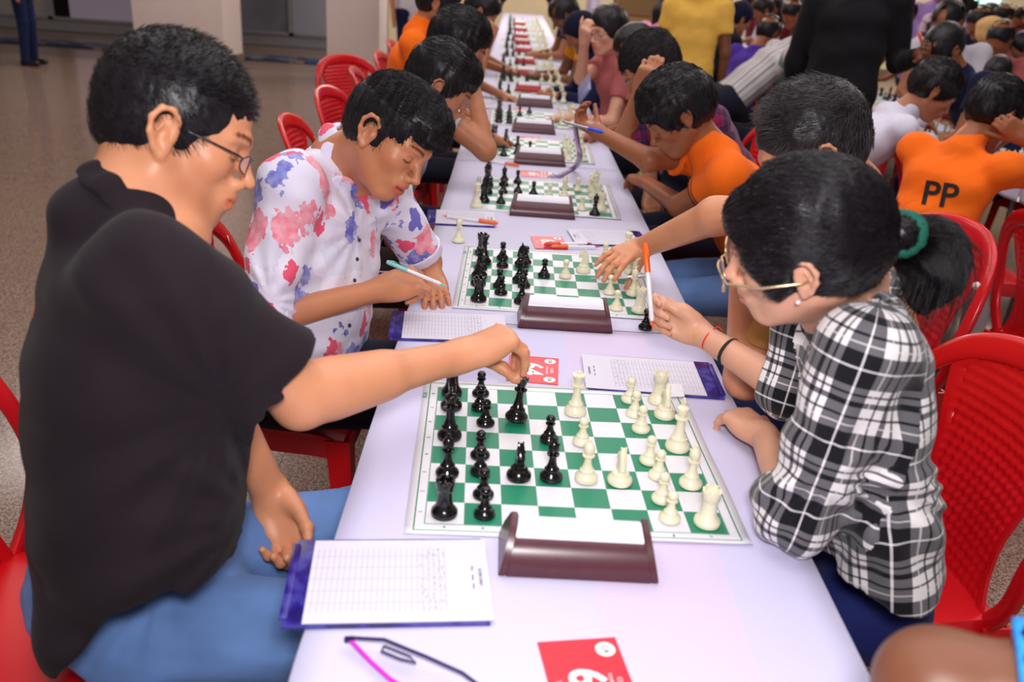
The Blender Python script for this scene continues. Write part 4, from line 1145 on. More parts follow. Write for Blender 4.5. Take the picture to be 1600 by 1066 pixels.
def hand_sdf(W, d, n, side, curls, s=1.0, spread=.06, thumb=(35, 20, 15, 30), tints=None, fist_k=.0022):
    """W wrist, d along the hand, n out of the palm, side +1: thumb lies towards cross(d, n)*side.
    curls: per finger [mcp, pip, dip] degrees; thumb: (abduction, toward-palm, mcp, ip) degrees"""
    G = Fld(); d = unit(d); n = A(n); n = unit(n - d * (n @ d)); l = np.cross(d, n) * side
    T = lambda a, b, c: W + (d * a + l * b + n * c) * s
    palm = Fld()
    for b, kn in ((.026, .030), (.009, .030), (-.009, .030), (-.026, .028)):
        palm.cone(T(.004, b * .62, 0), T(.088 if abs(b) < .02 else .083, b * 1.02, -.001), .0155 * s, .0110 * s, .016 * s)
    palm.ell(T(.036, .027, .009), A((.030, .015, .014)) * s, np.stack([unit(d * .9 + l * .4), unit(l - d * .44), n], 1), .012 * s)
    palm.ell(T(.040, -.026, .007), A((.034, .012, .013)) * s, np.stack([d, l, n], 1), .012 * s)
    palm.cone(T(-.02, 0, 0), T(.012, 0, 0), .0245 * s, .021 * s, .02 * s)
    G.grp(palm, 0)
    tips = {}
    def rot(v, ax, ang):
        c, q = math.cos(ang), math.sin(ang); return v * c + np.cross(ax, v) * q + ax * (ax @ v) * (1 - c)
    bend = np.cross(d, n)           # rotating d about this turns it towards n
    for i, key in enumerate('imrp'):
        b, L1, L2, L3, r = FINGER[key]; cu = curls[i] if not isinstance(curls, dict) else curls[key]
        sp = spread * (1.5 - i) if len(cu) < 4 else cu[3]
        base = T(.086 if key in 'mr' else (.083 if key == 'i' else .077), b, -.001)
        dd = unit(d * math.cos(sp) + l * math.sin(sp)); bn = unit(np.cross(dd, n)); p = base; fing = Fld(); pts = [p]; v = dd
        for j, (L, c) in enumerate(zip((L1, L2, L3), cu[:3])):
            v = rot(v, bn, math.radians(c)); q = p + v * L * s; pts.append(q); p = q
        rr = [r * 1.12 * s, r * .98 * s, r * .90 * s, r * .76 * s]
        fing.path(pts, rr, .003 * s)
        for j in (1, 2): fing.ell(pts[j], A((rr[j] * 1.12,) * 3), None, .004 * s)
        G.grp(fing, .0045 * s if i == 0 else .0035 * s)
        tips[key] = (p, v, rot(v, bn, -PI / 2))
        if tints is not None:
            nd = rot(v, bn, -PI / 2); tints.append((p + nd * r * .65 * s - v * .004 * s, r * .72 * s, (1.0, .84, .84), .35))
            for j in (1, 2): tints.append((pts[j] + nd * rr[j] * .9, r * 1.1 * s, (.86, .80, .76), 1.0))
    base = T(.018, .024, .006)
    if len(thumb) == 2:      # thumb reaches for a point, bowed by the second value
        tg = A(thumb[0]); D = unit(tg - base); p1 = base + unit(D + l * thumb[1]) * .046 * s
        p3 = p1 + unit(tg - p1) * min(np.linalg.norm(tg - p1), .0615 * s); p2 = solve_elbow(p1, p3, .034 * s, .028 * s, p1 + l * .05 - n * .02)
        pts = [base, p1, p2, p3]; th = Fld(); th.path(pts, [.0145 * s, .0112 * s, .0100 * s, .0082 * s], .004 * s); th.ell(pts[2], A((.0112,) * 3) * s, None, .004 * s)
        G.grp(th, .010 * s); tips['t'] = (p3, unit(p3 - p2), -n); return G, tips
    ab, tp, m1, m2 = [math.radians(x) for x in thumb]
    v = unit(d * math.cos(ab) + l * math.sin(ab)); v = unit(v * math.cos(tp) + n * math.sin(tp))
    ax = unit(np.cross(v, unit(n - l * .3))); p = base; pts = [p]
    for L, c in ((.046, 0), (.034, m1), (.028, m2)):
        v = rot(v, ax, c); p = p + v * L * s; pts.append(p)
    th = Fld(); th.path(pts, [.0145 * s, .0112 * s, .0100 * s, .0082 * s], .004 * s); th.ell(pts[2], A((.0112,) * 3) * s, None, .004 * s)
    G.grp(th, .010 * s); tips['t'] = (p, v, unit(np.cross(ax, v)))
    if tints is not None: tints.append((p - unit(np.cross(ax, v)) * .006 * s * 1, .0075 * s, (1, .84, .84), .35))
    return G, tips
def solve_elbow(S, W, L1, L2, hint):
    S, W = A(S), A(W); d = W - S; D = min(np.linalg.norm(d), (L1 + L2) * .999); u = unit(d); a = (L1 ** 2 - L2 ** 2 + D * D) / (2 * D); h = math.sqrt(max(L1 ** 2 - a * a, 1e-6))
    q = A(hint) - S; q = unit(q - u * (q @ u)); return S + u * a + q * h

# hair: cap volume plus fine locks following a comb direction
def hair_cap(H, R, s, t=.010, o=None):
    o = o or {}; T = lambda x, y, z: H + R @ (A((x, y, z)) * s); w = o.get('w', 1.0)
    F_ = Fld()
    F_.ell(T(-.014, 0, .036), A((.098 + t, .076 * w + t * .8, .088 + t * 1.15)) * s, R, 0)
    F_.ell(T(-.030, 0, -.005), A((.072 + t, .062 * w + t * .8, .075)) * s, R, .02 * s)
    if o.get('top'): tx, tz, tr = o['top']; F_.ell(T(tx, 0, tz), A((.075, .060, tr)) * s, R, .03 * s)
    for e in o.get('lobes', []): F_.ell(T(*e[0]), A(e[1]) * s, R, .015 * s)
    fx = o.get('fx', 0)
    # open the face, the ears and the neck
    F_.ell(T(.098 + fx, 0, -.038), A((.072, .090, .084)) * s, R, .010 * s, 's')
    F_.ell(T(.042 + fx, 0, -.078), A((.075, .12, .062)) * s, R, .010 * s, 's')
    for q in (-1, 1): F_.ell(T(-.006, q * .084, -.012), A((.021, .024, .032)) * s, R, .005 * s, 's')
    F_.clip(T(-.05, 0, o.get('nape', -.062)), R @ A((.25, 0, -1)))
    for e in o.get('cuts', []): F_.ell(T(*e[0]), A(e[1]) * s, R, .008 * s, 's')
    for e in o.get('late', []): F_.ell(T(*e[0]), A(e[1]) * s, R, .010 * s)
    F_.disp(wrinkle(o.get('seed', 3), o.get('amp', .0016) * s, o.get('freq', 90), o.get('aniso', (1, 1, 1)), R))
    return F_
def strands(F_, V, Q, H, R, comb, n, steps, step, lift0, lift1, width, seed=0, mat=None, name='hair_locks', parent=None, mask=None, rise=0.0):
    rs = np.random.RandomState(seed); c = V[Q].mean(1)
    e1 = V[Q[:, 1]] - V[Q[:, 0]]; e2 = V[Q[:, 3]] - V[Q[:, 0]]; nrm = np.cross(e1, e2); nrm /= np.linalg.norm(nrm, axis=1)[:, None] + 1e-12
    ok = np.arange(len(c))
    if mask is not None: ok = ok[mask((c - H) @ R)]
    if not len(ok): return None
    i = rs.choice(ok, n); p = c[i] + rs.normal(size=(n, 3)) * .002; nn = nrm[i]
    jit = rs.normal(size=(n, 3)) * .22; pts = []; lens = rs.uniform(.65, 1.2, n)[:, None]
    for k in range(steps + 1):
        t = k / steps; pts.append(p.copy())
        loc = (p - H) @ R; g = comb(loc) @ R.T + jit * .5; g /= np.linalg.norm(g, axis=1)[:, None] + 1e-9
        if rise == 0.0: g = g - nn * (g * nn).sum(1)[:, None]
        else: g = g + nn * rise
        g /= np.linalg.norm(g, axis=1)[:, None] + 1e-9
        p = p + g * step * lens
        eps = .002; d0 = F_.ev(p)
        gr = np.stack([F_.ev(p + np.eye(3)[a] * eps) - d0 for a in range(3)], 1) / eps; gl = np.linalg.norm(gr, axis=1)[:, None] + 1e-9; nn = gr / gl
        if rise == 0.0: p = p + nn * ((lift0 + (lift1 - lift0) * t) - d0)[:, None].clip(-.006, .006)
    pts = np.stack(pts, 1); m = steps + 1
    tan = np.gradient(pts, axis=1); tan /= np.linalg.norm(tan, axis=2)[..., None] + 1e-9
    ref = rs.normal(size=(n, 1, 3)); a = np.cross(tan, ref); a /= np.linalg.norm(a, axis=2)[..., None] + 1e-9; b = np.cross(tan, a)
    wd = width * np.linspace(1, .25, m)[None, :, None]
    ring = np.stack([pts + (a * math.cos(th) + b * math.sin(th)) * wd for th in (0, 2.094, 4.189)], 2)   # n,m,3,3
    VV = ring.reshape(-1, 3); base = (np.arange(n)[:, None] * m + np.arange(steps)[None]).reshape(-1) * 3
    QQ = np.concatenate([np.stack([base + j, base + (j + 1) % 3, base + 3 + (j + 1) % 3, base + 3 + j], 1) for j in range(3)])
    o = np_mesh(name, VV, QQ, mat, parent); return o
# ------------------------------------------------------------------ people
def emit(name, f, h, mat, parent, tints=None, rel=1, uvparts=None, ff=.5):
    V, Q = surface(f, h)
    if rel: V = relax(V, Q, rel, ff)
    C = apply_tints(V, tints or []) if mat.name.startswith('skin') else None
    uv = part_uv(V, Q, uvparts) if uvparts else None
    o = np_mesh(name, V, Q, mat, parent, C, uv); return o, V, Q
def part_uv(V, Q, parts):
    """parts: (p0, p1, ref, bias) cylinders; u = arc length round the axis, v = length along it"""
    c = V[Q].mean(1); best = np.full(len(Q), 1e9); pick = np.zeros(len(Q), int)
    for i, (p0, p1, ref, rad, bias) in enumerate(parts):
        p0, p1 = A(p0), A(p1); ba = p1 - p0; t = np.clip(((c - p0) @ ba) / (ba @ ba), 0, 1); d = np.linalg.norm(c - p0 - t[:, None] * ba, axis=1) - bias
        m = d < best; best[m] = d[m]; pick[m] = i
    uv = np.zeros((len(Q), 4, 2))
    for i, (p0, p1, ref, rad, bias) in enumerate(parts):
        m = pick == i
        if not m.any(): continue
        ax = unit(A(p1) - A(p0)); r = A(ref); r = unit(r - ax * (r @ ax)); q2 = np.cross(ax, r)
        P = V[Q[m]] - A(p0); a = np.arctan2(P @ q2, P @ r); ac = a[:, :1]; a = ac + (a - ac + PI) % (2 * PI) - PI
        uv[m, :, 0] = a * rad; uv[m, :, 1] = P @ ax
    return uv.reshape(-1, 2)
def part_from(name, f, h, mat, parent): return emit(name, f, h, mat, parent)[0]
def eyes(T, R, s, parent, look=(1, 0, -.3), white=(215, 205, 200)):
    for q in (-1, 1):
        c = T(.0760, q * .031, -.0015); v, f = lathe_data([(.0001, .0118)] + [(.0118 * math.sin(a), .0118 * math.cos(a)) for a in np.linspace(.12, PI, 12)], 16)
        V = A(v) * s; d = unit(R @ unit(A(look))); qd = Vector(d).to_track_quat('Z', 'Y').to_matrix(); V = V @ A(qd).T + c
        o = mesh('eye', V, f, simple('eye_white', white, .15, .6, .02), parent)
        r = .0056 * s; me = bpy.data.meshes.new('iris'); M = A(qd); ring = [tuple(c + M @ A((r * math.cos(k), r * math.sin(k), .0112 * s))) for k in np.linspace(0, 2 * PI, 13)[:-1]]
        me.from_pydata(ring + [tuple(c + M @ A((0, 0, .0124 * s)))], [], [(i, (i + 1) % 12, 12) for i in range(12)]); link('iris', me, o, simple('dark_iris', (30, 18, 12), .1, .7))
def person(label, group=None):
    o = empty('person'); tag(o, label, 'person', group); return o
SK = {'man': skin_mat('skin_warm', (214, 146, 108)), 'boy': skin_mat('skin_tan', (198, 130, 92)), 'girl': skin_mat('skin_light', (214, 158, 130)),
      'kid': skin_mat('skin_brown', (158, 96, 62)), 'dark': skin_mat('skin_deep', (120, 74, 52)), 'mid': skin_mat('skin_mid', (180, 118, 84))}
HB = hair_mat('hair_black', (26, 22, 26)); HB2 = hair_mat('hair_blackbrown', (26, 21, 25), .3, .5)
M_jeans = cloth('light_blue_denim', (98, 130, 184), .8, .35, 900, .16)
M_darkjeans = cloth('indigo_denim', (26, 34, 92), .8, .35, 900, .1)
M_dark = cloth('dark_trousers', (26, 28, 44), .85)
M_choco = cloth('dark_brown_trousers', (52, 36, 42), .85)
M_polo = cloth('black_polo_jersey', (33, 24, 30), .9, .3, 1200, .1)
M_thread_r = simple('red_thread', (224, 34, 24), .6); M_thread_y = simple('yellow_thread', (230, 170, 40), .6); M_thread_k = simple('black_hairband', (26, 26, 34), .8); M_thread_o = simple('orange_thread', (238, 90, 50), .6)
def wrist_loop(name, W, d, r, mat, parent, th=.0016, tilt=0.0, flat=1.0, sq=.8):
    d = unit(d); a = unit(np.cross(d, (0.1, .2, 1))); b = np.cross(d, a); pts = [A(W) + a * r * math.cos(t) + b * r * sq * math.sin(t) + d * tilt * math.cos(t) for t in np.linspace(0, 2 * PI, 25)]
    return tube(name, pts, th, mat, parent, 8, flat)
def spectacles(T, parent, mat, s=1.0, lens=(.0205, .0145), rimless=False, z=-.002, temple_z=.004, x=.101, wy=0.0):
    g = empty('glasses'); g.parent = parent
    for q in (-1, 1):
        ring = [T(x - .010 * abs(math.cos(t)) ** 2 * (q * math.cos(t) > 0), q * (.032 + wy * .4) + lens[0] * math.cos(t), z - .006 + lens[1] * math.copysign(abs(math.sin(t)) ** .8, math.sin(t))) for t in np.linspace(0, 2 * PI, 25)]
        tube('rim', ring, .0011 * s, mat, g, 6)
        me = bpy.data.meshes.new('lens'); me.from_pydata([tuple(p) for p in ring[:-1]], [], [tuple(range(24))]); link('lens', me, g, M_lens)
        tube('temple', [T(x - .010, q * (.053 + wy * .6), z + .002), T(x - .018, q * (.064 + wy), z + .004), T(.05, q * (.070 + wy), temple_z), T(.0, q * (.074 + wy * .8), temple_z + .004), T(-.014, q * .077, temple_z + .002), T(-.026, q * .074, -.014)], .0016 * s, mat, g, 8, up=Vector((0, 1, 0)))
    tube('bridge', [T(x, -.012, z), T(x + .004, 0, z + .003), T(x, .012, z)], .0012 * s, mat, g, 6)
    return g

# ---- man in the black polo, left of the nearest board
def build_man():
    P = person('man in black polo shirt and blue jeans reaching over the nearest chessboard')
    s = 1.0; H = A(atd(277, 205, 1.29)); p = math.radians(20); yaw = math.radians(10)
    R = frame((math.cos(yaw) * math.cos(p), math.sin(yaw) * math.cos(p), -math.sin(p)), (0, 0, 1), math.radians(12)); hs = 1.04
    ho = dict(stubble=(.80, .74, .74), ear=1.08, jaw=1.05)
    SR, SL = A(atd(232, 432, 1.15)), A(atd(232, 392, 1.50)); W = A((-.195, .295, .893)); E = A(atd(474, 618, 1.33))
    lat = unit(SL - SR)
    tints = []
    f = Fld(); T = head_sdf(f, H, R, hs, ho); tints += head_tints(T, hs, ho)
    C7 = A(atd(205, 330, 1.27)); f.cone(T(-.030, 0, -.040), C7, .058, .066, .03); f.cone(T(.01, 0, -.07), C7 + A((.05, 0, -.03)), .050, .060, .02)
    chest = A(atd(170, 500, 1.30))
    f.cone(C7, chest, .07, .10, .03)
    f.path([SR, E, W], [.060, .0455, .0275], .02); f.cone(E + .05 * unit(W - E), E + .14 * unit(W - E), .047, .038, .02)
    f.ell(E - unit(W - E) * .008 + A((0, -.006, -.014)), (.030, .030, .030), None, .02)
    hd, tips = hand_sdf(W, (.088, .045, .028), (.10, .05, -1), 1, dict(i=(54, 42, 22), m=(58, 44, 24), r=(62, 42, 24), p=(52, 40, 25)), 1.08, .03, (A((-.098, .338, .836)), .35), tints)
    f.grp(hd, .012)
    EL = A(atd(345, 640, 1.44)); WL = A(atz(424, 772, .645)); f.path([SL, EL, WL], [.055, .044, .029], .02)
    h2, t2 = hand_sdf(WL, A(atz(462, 862, .575)) - WL, (-.15, -.75, .55), -1, dict(i=(30, 45, 25), m=(36, 48, 28), r=(42, 50, 28), p=(48, 50, 28)), 1.08, .03, (18, 22, 12, 16), tints)
    f.grp(h2, .012)
    emit('body', f, .0036, SK['man'], P, tints)
    # polo shirt
    g = Fld(); st = [(205, 392, 1.29, .155, .060), (190, 470, 1.30, .195, .098), (195, 560, 1.31, .200, .118), (215, 690, 1.32, .198, .142), (225, 800, 1.34, .195, .142), (212, 900, 1.36, .190, .116)]
    pc = [A(atd(a, b, c)) for a, b, c, _, _ in st]
    for i in range(len(st) - 1): g.seg(pc[i], pc[i + 1], st[i][3], st[i][4], st[i + 1][3], st[i + 1][4], lat, .05)
    g.ell(A(atd(262, 805, 1.33)), (.085, .15, .075), None, .06); g.ell(A(atd(160, 950, 1.31)), (.075, .14, .075), None, .05)
    g.ell(SR, (.066, .070, .066), None, .05); g.ell(SL, (.075, .075, .07), None, .06); g.cone(pc[0], C7 + A((.01, 0, -.020)), .10, .086, .05)
    sv = Fld(); ua = unit(E - SR); hem = A(atd(378, 570, 1.27)); sv.cone(SR, SR + ua * .30, .082, .070, .03); sv.cone(SR + A((.0, .02, -.06)), SR + ua * .24 + A((-.01, .0, -.045)), .080, .060, .04)
    sv.clip(SR + ua * .235, ua + A((.25, -.05, .1))); sv.cone(SR, SR + ua * .4, .052, .052, .004, 's') if False else None
    g.grp(sv, .035)
    sl = Fld(); ul = unit(EL - SL); sl.cone(SL, SL + ul * .26, .078, .066, .02); g.grp(sl, .04)
    g.ell(C7 + R @ A((-.040, 0, -.012)), (.062, .085, .050), None, .03); g.cone(C7 + A((.0, 0, .075)), C7 + A((.05, 0, .16)), .058, .045, .006, 's')
    q1, q2 = A(atd(300, 866, 1.27)), A(atd(170, 945, 1.27)); n2_ = unit(A((.84, 0, -.54)))
    g.add(lambda P_: np.minimum((q1 - P_)[..., 2], (P_ - q2) @ n2_), (0, 0, 0), 1e3, 0, 'i'); g.clip(A(atd(120, 1038, 1.3)), A((0, 0, -1)))
    g.disp(wrinkle(5, .0060, 8, (1, 1, 1.1))); vd = unit(A(atd(300, 600, 1)) - A(CAMLOC)); g.disp(pull(A(atd(352, 640, 1.22)), vd, .0050, 11, .05, .42, .6, 2)); g.disp(pull(A(atd(395, 800, 1.30)), vd, .0040, 13, .05, .34, 0, 3)); g.disp(wrinkle(12, .0030, 22, (.6, 1, 1.5), frame((.8, 0, .45))))
    emit('shirt', g, .0062, M_polo, P, None, 2)
    c = Fld(); cp_ = [C7 + R @ A(v) for v in ((.110, -.022, -.060), (.085, -.060, -.028), (.030, -.080, .004), (-.030, -.066, .030), (-.062, -.024, .042), (-.062, .024, .042), (-.030, .066, .030), (.030, .080, .004), (.085, .060, -.028), (.110, .022, -.060))]
    for k in range(len(cp_) - 1):
        a, b = cp_[k], cp_[k + 1]; m = (a + b) / 2; t_ = unit(b - a); out = unit(m - C7 - R @ A((.02, 0, -.06))); out = unit(out - t_ * (out @ t_)); c.ell(m, (np.linalg.norm(b - a) * .75, .008, .026), np.stack([t_, out, np.cross(t_, out)], 1), .010)
    emit('collar', c, .0038, M_polo, P, None, 2)
    # jeans
    j = Fld(); hR, kR, hL, kL = A(atz(215, 985, .535)), A(atz(640, 985, .535)), A(atz(285, 880, .54)), A(atz(660, 800, .54))
    j.cone((hR + hL) / 2 + A((-.06, 0, .02)), (hR + hL) / 2 + A((.02, 0, .0)), .14, .12, .04)
    j.cone(hR, kR, .092, .070, .03); j.cone(hL, kL, .092, .070, .03); j.path([kR, kR + A((.02, -.01, -.38))], [.068, .055], .03); j.path([kL, kL + A((.02, .01, -.38))], [.068, .055], .03)
    j.disp(wrinkle(8, .0075, 13, (.6, 1.3, 1.2))); j.disp(wrinkle(9, .0024, 38, (.5, 1.4, 1.4))); j.disp(pull(A(atd(250, 905, 1.2)), ray(300, 930), .006, 10, .03, .30, 1, 2))
    emit('jeans', j, .007, M_jeans, P, None, 2)
    for k in (kR, kL):
        b = Fld(); a = k + A((.03, 0, -.43)); b.cone(a + A((-.05, 0, -.03)), a + A((.13, 0, -.045)), .043, .034, .02); b.cone(a, a + A((0, 0, .03)), .045, .045, .02); b.clip((0, 0, .004), (0, 0, -1)); part_from('shoe', b, .01, simple('black_shoe', (24, 22, 22), .3), P)
    # hair: short, thinning to the temples
    o = dict(amp=.0012, freq=140, nape=-.060, fx=.004, cuts=[((.060, .085, -.02), (.040, .030, .045)), ((.060, -.085, -.02), (.040, .030, .045))])
    hf = hair_cap(H, R, hs, .0085, o); ho_, V, Q = emit('hair', hf, .0042, HB, P, None, 1)
    comb = lambda q: np.stack([.75 + 0 * q[:, 0], np.sign(q[:, 1]) * .15 * (np.abs(q[:, 1]) > .03), np.where(q[:, 2] > .06, .25, -.75)], 1)
    strands(hf, V, Q, H, R, comb, 11000, 2, .0050, .0006, .0022, .0005, 1, HB, parent=ho_, rise=.45, mask=lambda q: (q[:, 2] > -.045) & ~((q[:, 0] > .045) & (q[:, 2] < .055)))
    spectacles(T, P, simple('gunmetal_frame', (46, 44, 52), .2, .6, metal=.5), 1.1, (.0235, .0140), z=-.004, x=.104, temple_z=.004)
    q = Euler((math.radians(-4), math.radians(6), .3))
    o = put_piece('black', 'queen', (-.0885, .335, .757), 0, 'black queen gripped in the fingers of the man in black polo', None, q)
    return P
build_man()

# ---- boy in the floral shirt
def floral():
    t = NT('floral_shirt_print'); v = t.coord('Object'); nz = t.n('ShaderNodeTexNoise'); nz.inputs['Scale'].default_value = 34; nz.inputs['Detail'].default_value = 3; t.l(v, nz.inputs['Vector'])
    wv = t.n('ShaderNodeVectorMath'); wv.operation = 'MULTIPLY_ADD'; wv.inputs[1].default_value = (.055, .055, .055); t.l(nz.outputs['Color'], wv.inputs[0]); t.l(v, wv.inputs[2])
    def layer(loc, sc, thr, seed_c):
        mp = t.t.nodes.new('ShaderNodeMapping'); mp.inputs['Location'].default_value = loc; mp.inputs['Rotation'].default_value = (loc[0] + .5, .4, .7); mp.inputs['Scale'].default_value = (1, 1.7, 1); t.l(wv.outputs[0], mp.inputs[0])
        vo = t.n('ShaderNodeTexVoronoi'); vo.inputs['Scale'].default_value = sc; t.l(mp.outputs[0], vo.inputs['Vector'])
        # serrated leaf edge + mid rib
        mp2 = t.t.nodes.new('ShaderNodeMapping'); mp2.inputs['Location'].default_value = loc; t.l(v, mp2.inputs[0])
        w = t.noise(mp2.outputs[0], 75, 1)
        d = t.math('ADD', vo.outputs['Distance'], t.math('MULTIPLY', t.math('SUBTRACT', w, .5), .34))
        m = t.math('LESS_THAN', d, thr); sp = t.n('ShaderNodeSeparateColor'); t.l(vo.outputs['Color'], sp.inputs[0])
        return m, sp.outputs[0], t.noise(mp2.outputs[0], 40, 2)
    base = t.ramp(t.noise(v, 6, 2), [(.3, lin((222, 216, 236))), (.7, lin((238, 232, 246)))])
    m, c, n = layer((3, 1, 7), 7.5, .40, 0); base = t.mix(t.math('MULTIPLY', m, t.math('MULTIPLY', t.math('GREATER_THAN', c, .35), .55)), base, lin((206, 206, 226)))
    m, c, n = layer((0, 0, 0), 10.5, .44, 0)
    pk = t.ramp(n, [(.35, lin((240, 120, 146))), (.65, lin((246, 176, 188)))]); bl = t.ramp(n, [(.35, lin((104, 106, 190))), (.65, lin((160, 162, 220)))])
    leaf = t.mix(t.math('GREATER_THAN', c, .52), pk, bl); base = t.mix(t.math('MULTIPLY', m, t.math('GREATER_THAN', c, .14)), base, leaf)
    m, c, n = layer((5.3, 2.2, 1.7), 12.0, .36, 0); base = t.mix(t.math('MULTIPLY', m, t.math('GREATER_THAN', c, .55)), base, t.mix(t.math('GREATER_THAN', c, .78), lin((236, 84, 116)), lin((110, 106, 190))))
    t.col(base); t.set(Roughness=.8); t.b.inputs['Sheen Weight'].default_value = .1; t.bump(t.noise(v, 900, 2), .2, .001); return t.m
M_floral = floral(); M_cuff = cloth('pale_inner_cuff', (228, 218, 240), .85)
def build_boy():
    P = person('teenage boy in white shirt with pink and blue leaf print, writing')
    s = 1.0; H = A(atd(608, 213, 1.88)); hs = .98
    p = math.radians(29); yaw = math.radians(-30)
    R = frame((math.cos(yaw) * math.cos(p), math.sin(yaw) * math.cos(p), -math.sin(p)), (0, 0, 1), math.radians(19))
    ho = dict(w=.96, ear=1.15, mouth=.0035, jaw=.9, lip=(1.0, .52, .55)); tints = []
    f = Fld(); T = head_sdf(f, H, R, hs, ho); tints += head_tints(T, hs, ho)
    SR, SL = A(atd(452, 292, 1.84)), A(atd(600, 300, 2.13)); C7 = A(atd(528, 250, 2.00)); lat = unit(SL - SR)
    f.cone(T(-.028, 0, -.045), C7, .049, .055, .02); f.cone(T(.010, 0, -.06), C7 + A((.05, 0, -.03)), .040, .048, .02)
    chest = A(atd(500, 370, 2.03)); f.cone(C7, chest, .06, .09, .03)
    W = A(atz(596, 452, .835)); E = A(atd(412, 500, 1.86)); f.path([SR, E, W], [.048, .037, .0235], .02)
    hd, tips = hand_sdf(W, A(atz(655, 436, .85)) - W, A((-.25, .55, -.75)), 1, dict(i=(50, 60, 35), m=(58, 62, 35), r=(64, 64, 38), p=(68, 62, 38)), .98, .02, (A(atz(692, 462, .825)), .3), tints)
    f.grp(hd, .010)
    WL = A(atz(676, 432, .778)); EL = A(atd(668, 372, 2.26)); EL[2] = .80; f.path([SL, EL, WL], [.046, .036, .023], .02)
    h2, t2 = hand_sdf(WL, A(atz(688, 490, .758)) - WL, A((0, 0, -1)), -1, dict(i=(6, 12, 8), m=(8, 12, 8), r=(8, 14, 8), p=(8, 14, 10)), .92, .07, (30, 8, 5, 5), tints)
    f.grp(h2, .010)
    emit('body', f, .0037, SK['boy'], P, tints)
    g = Fld(); st = [(520, 285, 2.0, .15, .055), (505, 340, 2.0, .18, .085), (498, 420, 2.02, .172, .095), (490, 500, 2.05, .165, .095), (485, 552, 2.07, .165, .098)]
    pc = [A(atd(a, b, c)) for a, b, c, _, _ in st]
    for i in range(len(st) - 1): g.seg(pc[i], pc[i + 1], st[i][3], st[i][4], st[i + 1][3], st[i + 1][4], lat, .04)
    g.ell(SR, (.062, .062, .06), None, .05); g.ell(SL, (.06, .06, .06), None, .05)
    sv = Fld(); ua = unit(E - SR); fa = unit(W - E); g.cone(SR, E, .062, .060, .03); sv.cone(E, E + fa * .045, .060, .054, .02); sv.clip(E + fa * .022, fa); g.grp(sv, .02)
    sl = Fld(); ul = unit(EL - SL); fl_2 = unit(WL - EL); sl.cone(SL, SL + (EL - SL) * .9, .060, .056, .02); sl.clip(SL + (EL - SL) * .83, ul); g.grp(sl, .03)
    g.ell(C7 + A((-.026, .004, -.008)), (.062, .072, .046), None, .03); g.cone(C7 + A((-.005, 0, .062)), C7 + A((.05, 0, .14)), .05, .04, .006, 's')
    g.clip(A(atd(480, 556, 2.05)), A((0, 0, -1)))
    g.disp(wrinkle(21, .0050, 13, (1, 1, .9))); g.disp(pull(A(atd(420, 470, 1.8)), ray(450, 400), .0042, 10, .03, .20)); g.disp(pull(A(atd(560, 360, 1.95)), ray(500, 400), .0032, 12, .03, .26, 1)); g.disp(wrinkle(22, .0030, 34, (1.2, 1, .8)))
    emit('shirt', g, .0055, M_floral, P, None, 2)
    for nm, a, b, r0, r1 in (('cuff', E + fa * .004, E + fa * .044, .060, .053), ('cuff', SL + (EL - SL) * .80, SL + (EL - SL) * .93, .060, .054)):
        c = Fld(); c.cone(a, b, r0, r1, 0); ax = unit(b - a); c.clip(a, -ax); c.clip(b, ax); c.cone(a - ax * .02, b + ax * .03, r1 - .012, r1 - .012, .003, 's'); c.disp(wrinkle(4, .002, 40)); emit(nm, c, .004, M_cuff, P, None, 2)
    # open collar with points
    c = Fld(); cp_ = [C7 + R @ A(v) for v in ((.085, -.020, -.050), (.060, -.052, -.010), (.010, -.064, .022), (-.040, -.040, .042), (-.052, 0, .048), (-.040, .040, .042), (.010, .060, .022), (.060, .050, -.010), (.088, .012, -.050))]
    for k in range(len(cp_) - 1):
        a, b = cp_[k], cp_[k + 1]; m = (a + b) / 2; t_ = unit(b - a); out = unit(m - C7 - R @ A((0, 0, .02))); up_ = unit(np.cross(t_, out))
        c.ell(m, (np.linalg.norm(b - a) * .85, .008, .027), np.stack([t_, unit(out + up_ * .0), np.cross(t_, out)], 1), .008)
    emit('collar', c, .0032, M_floral, P, None, 2)
    for k in range(5):
        q = A(atd(*[(548, 372, 1.965), (545, 402, 1.97), (541, 435, 1.98), (538, 470, 1.985), (533, 505, 1.99)][k])); v, ff_ = lathe_data([(0, 0), (.0045, 0), (.0045, .0015), (0, .002)], 12); o = mesh('button', v, ff_, simple('dark_button', (60, 56, 70), .3), P); o.location = q + A((.02, -.01, 0)); o.rotation_euler = (0, 1.2, -.6)
    j = Fld(); hR, kR, hL, kL = A((-.66, .80, .53)), A((-.24, .80, .54)), A((-.66, .99, .53)), A((-.24, 1.02, .54))
    j.cone((hR + hL) / 2 + A((-.03, 0, .02)), (hR + hL) / 2, .12, .11, .04); j.cone(hR, kR, .080, .06, .03); j.cone(hL, kL, .08, .06, .03); j.path([kR, kR + A((.02, 0, -.38))], [.055, .045], .03); j.path([kL, kL + A((.02, 0, -.38))], [.055, .045], .03); j.disp(wrinkle(8, .003, 16))
    emit('trousers', j, .009, M_dark, P, None, 2)
    o = dict(amp=.0030, freq=85, nape=-.055, fx=.006, w=.96, top=(.035, .082, .050), lobes=[((.082, 0, .070), (.030, .050, .024)), ((.098, -.012, .052), (.016, .030, .016)), ((.098, .020, .055), (.016, .028, .016))], cuts=[((.055, .080, -.02), (.042, .026, .045)), ((.055, -.080, -.02), (.042, .026, .045))])
    hf = hair_cap(H, R, hs, .0090, o); ho_, V, Q = emit('hair', hf, .0038, HB, P, None, 1)
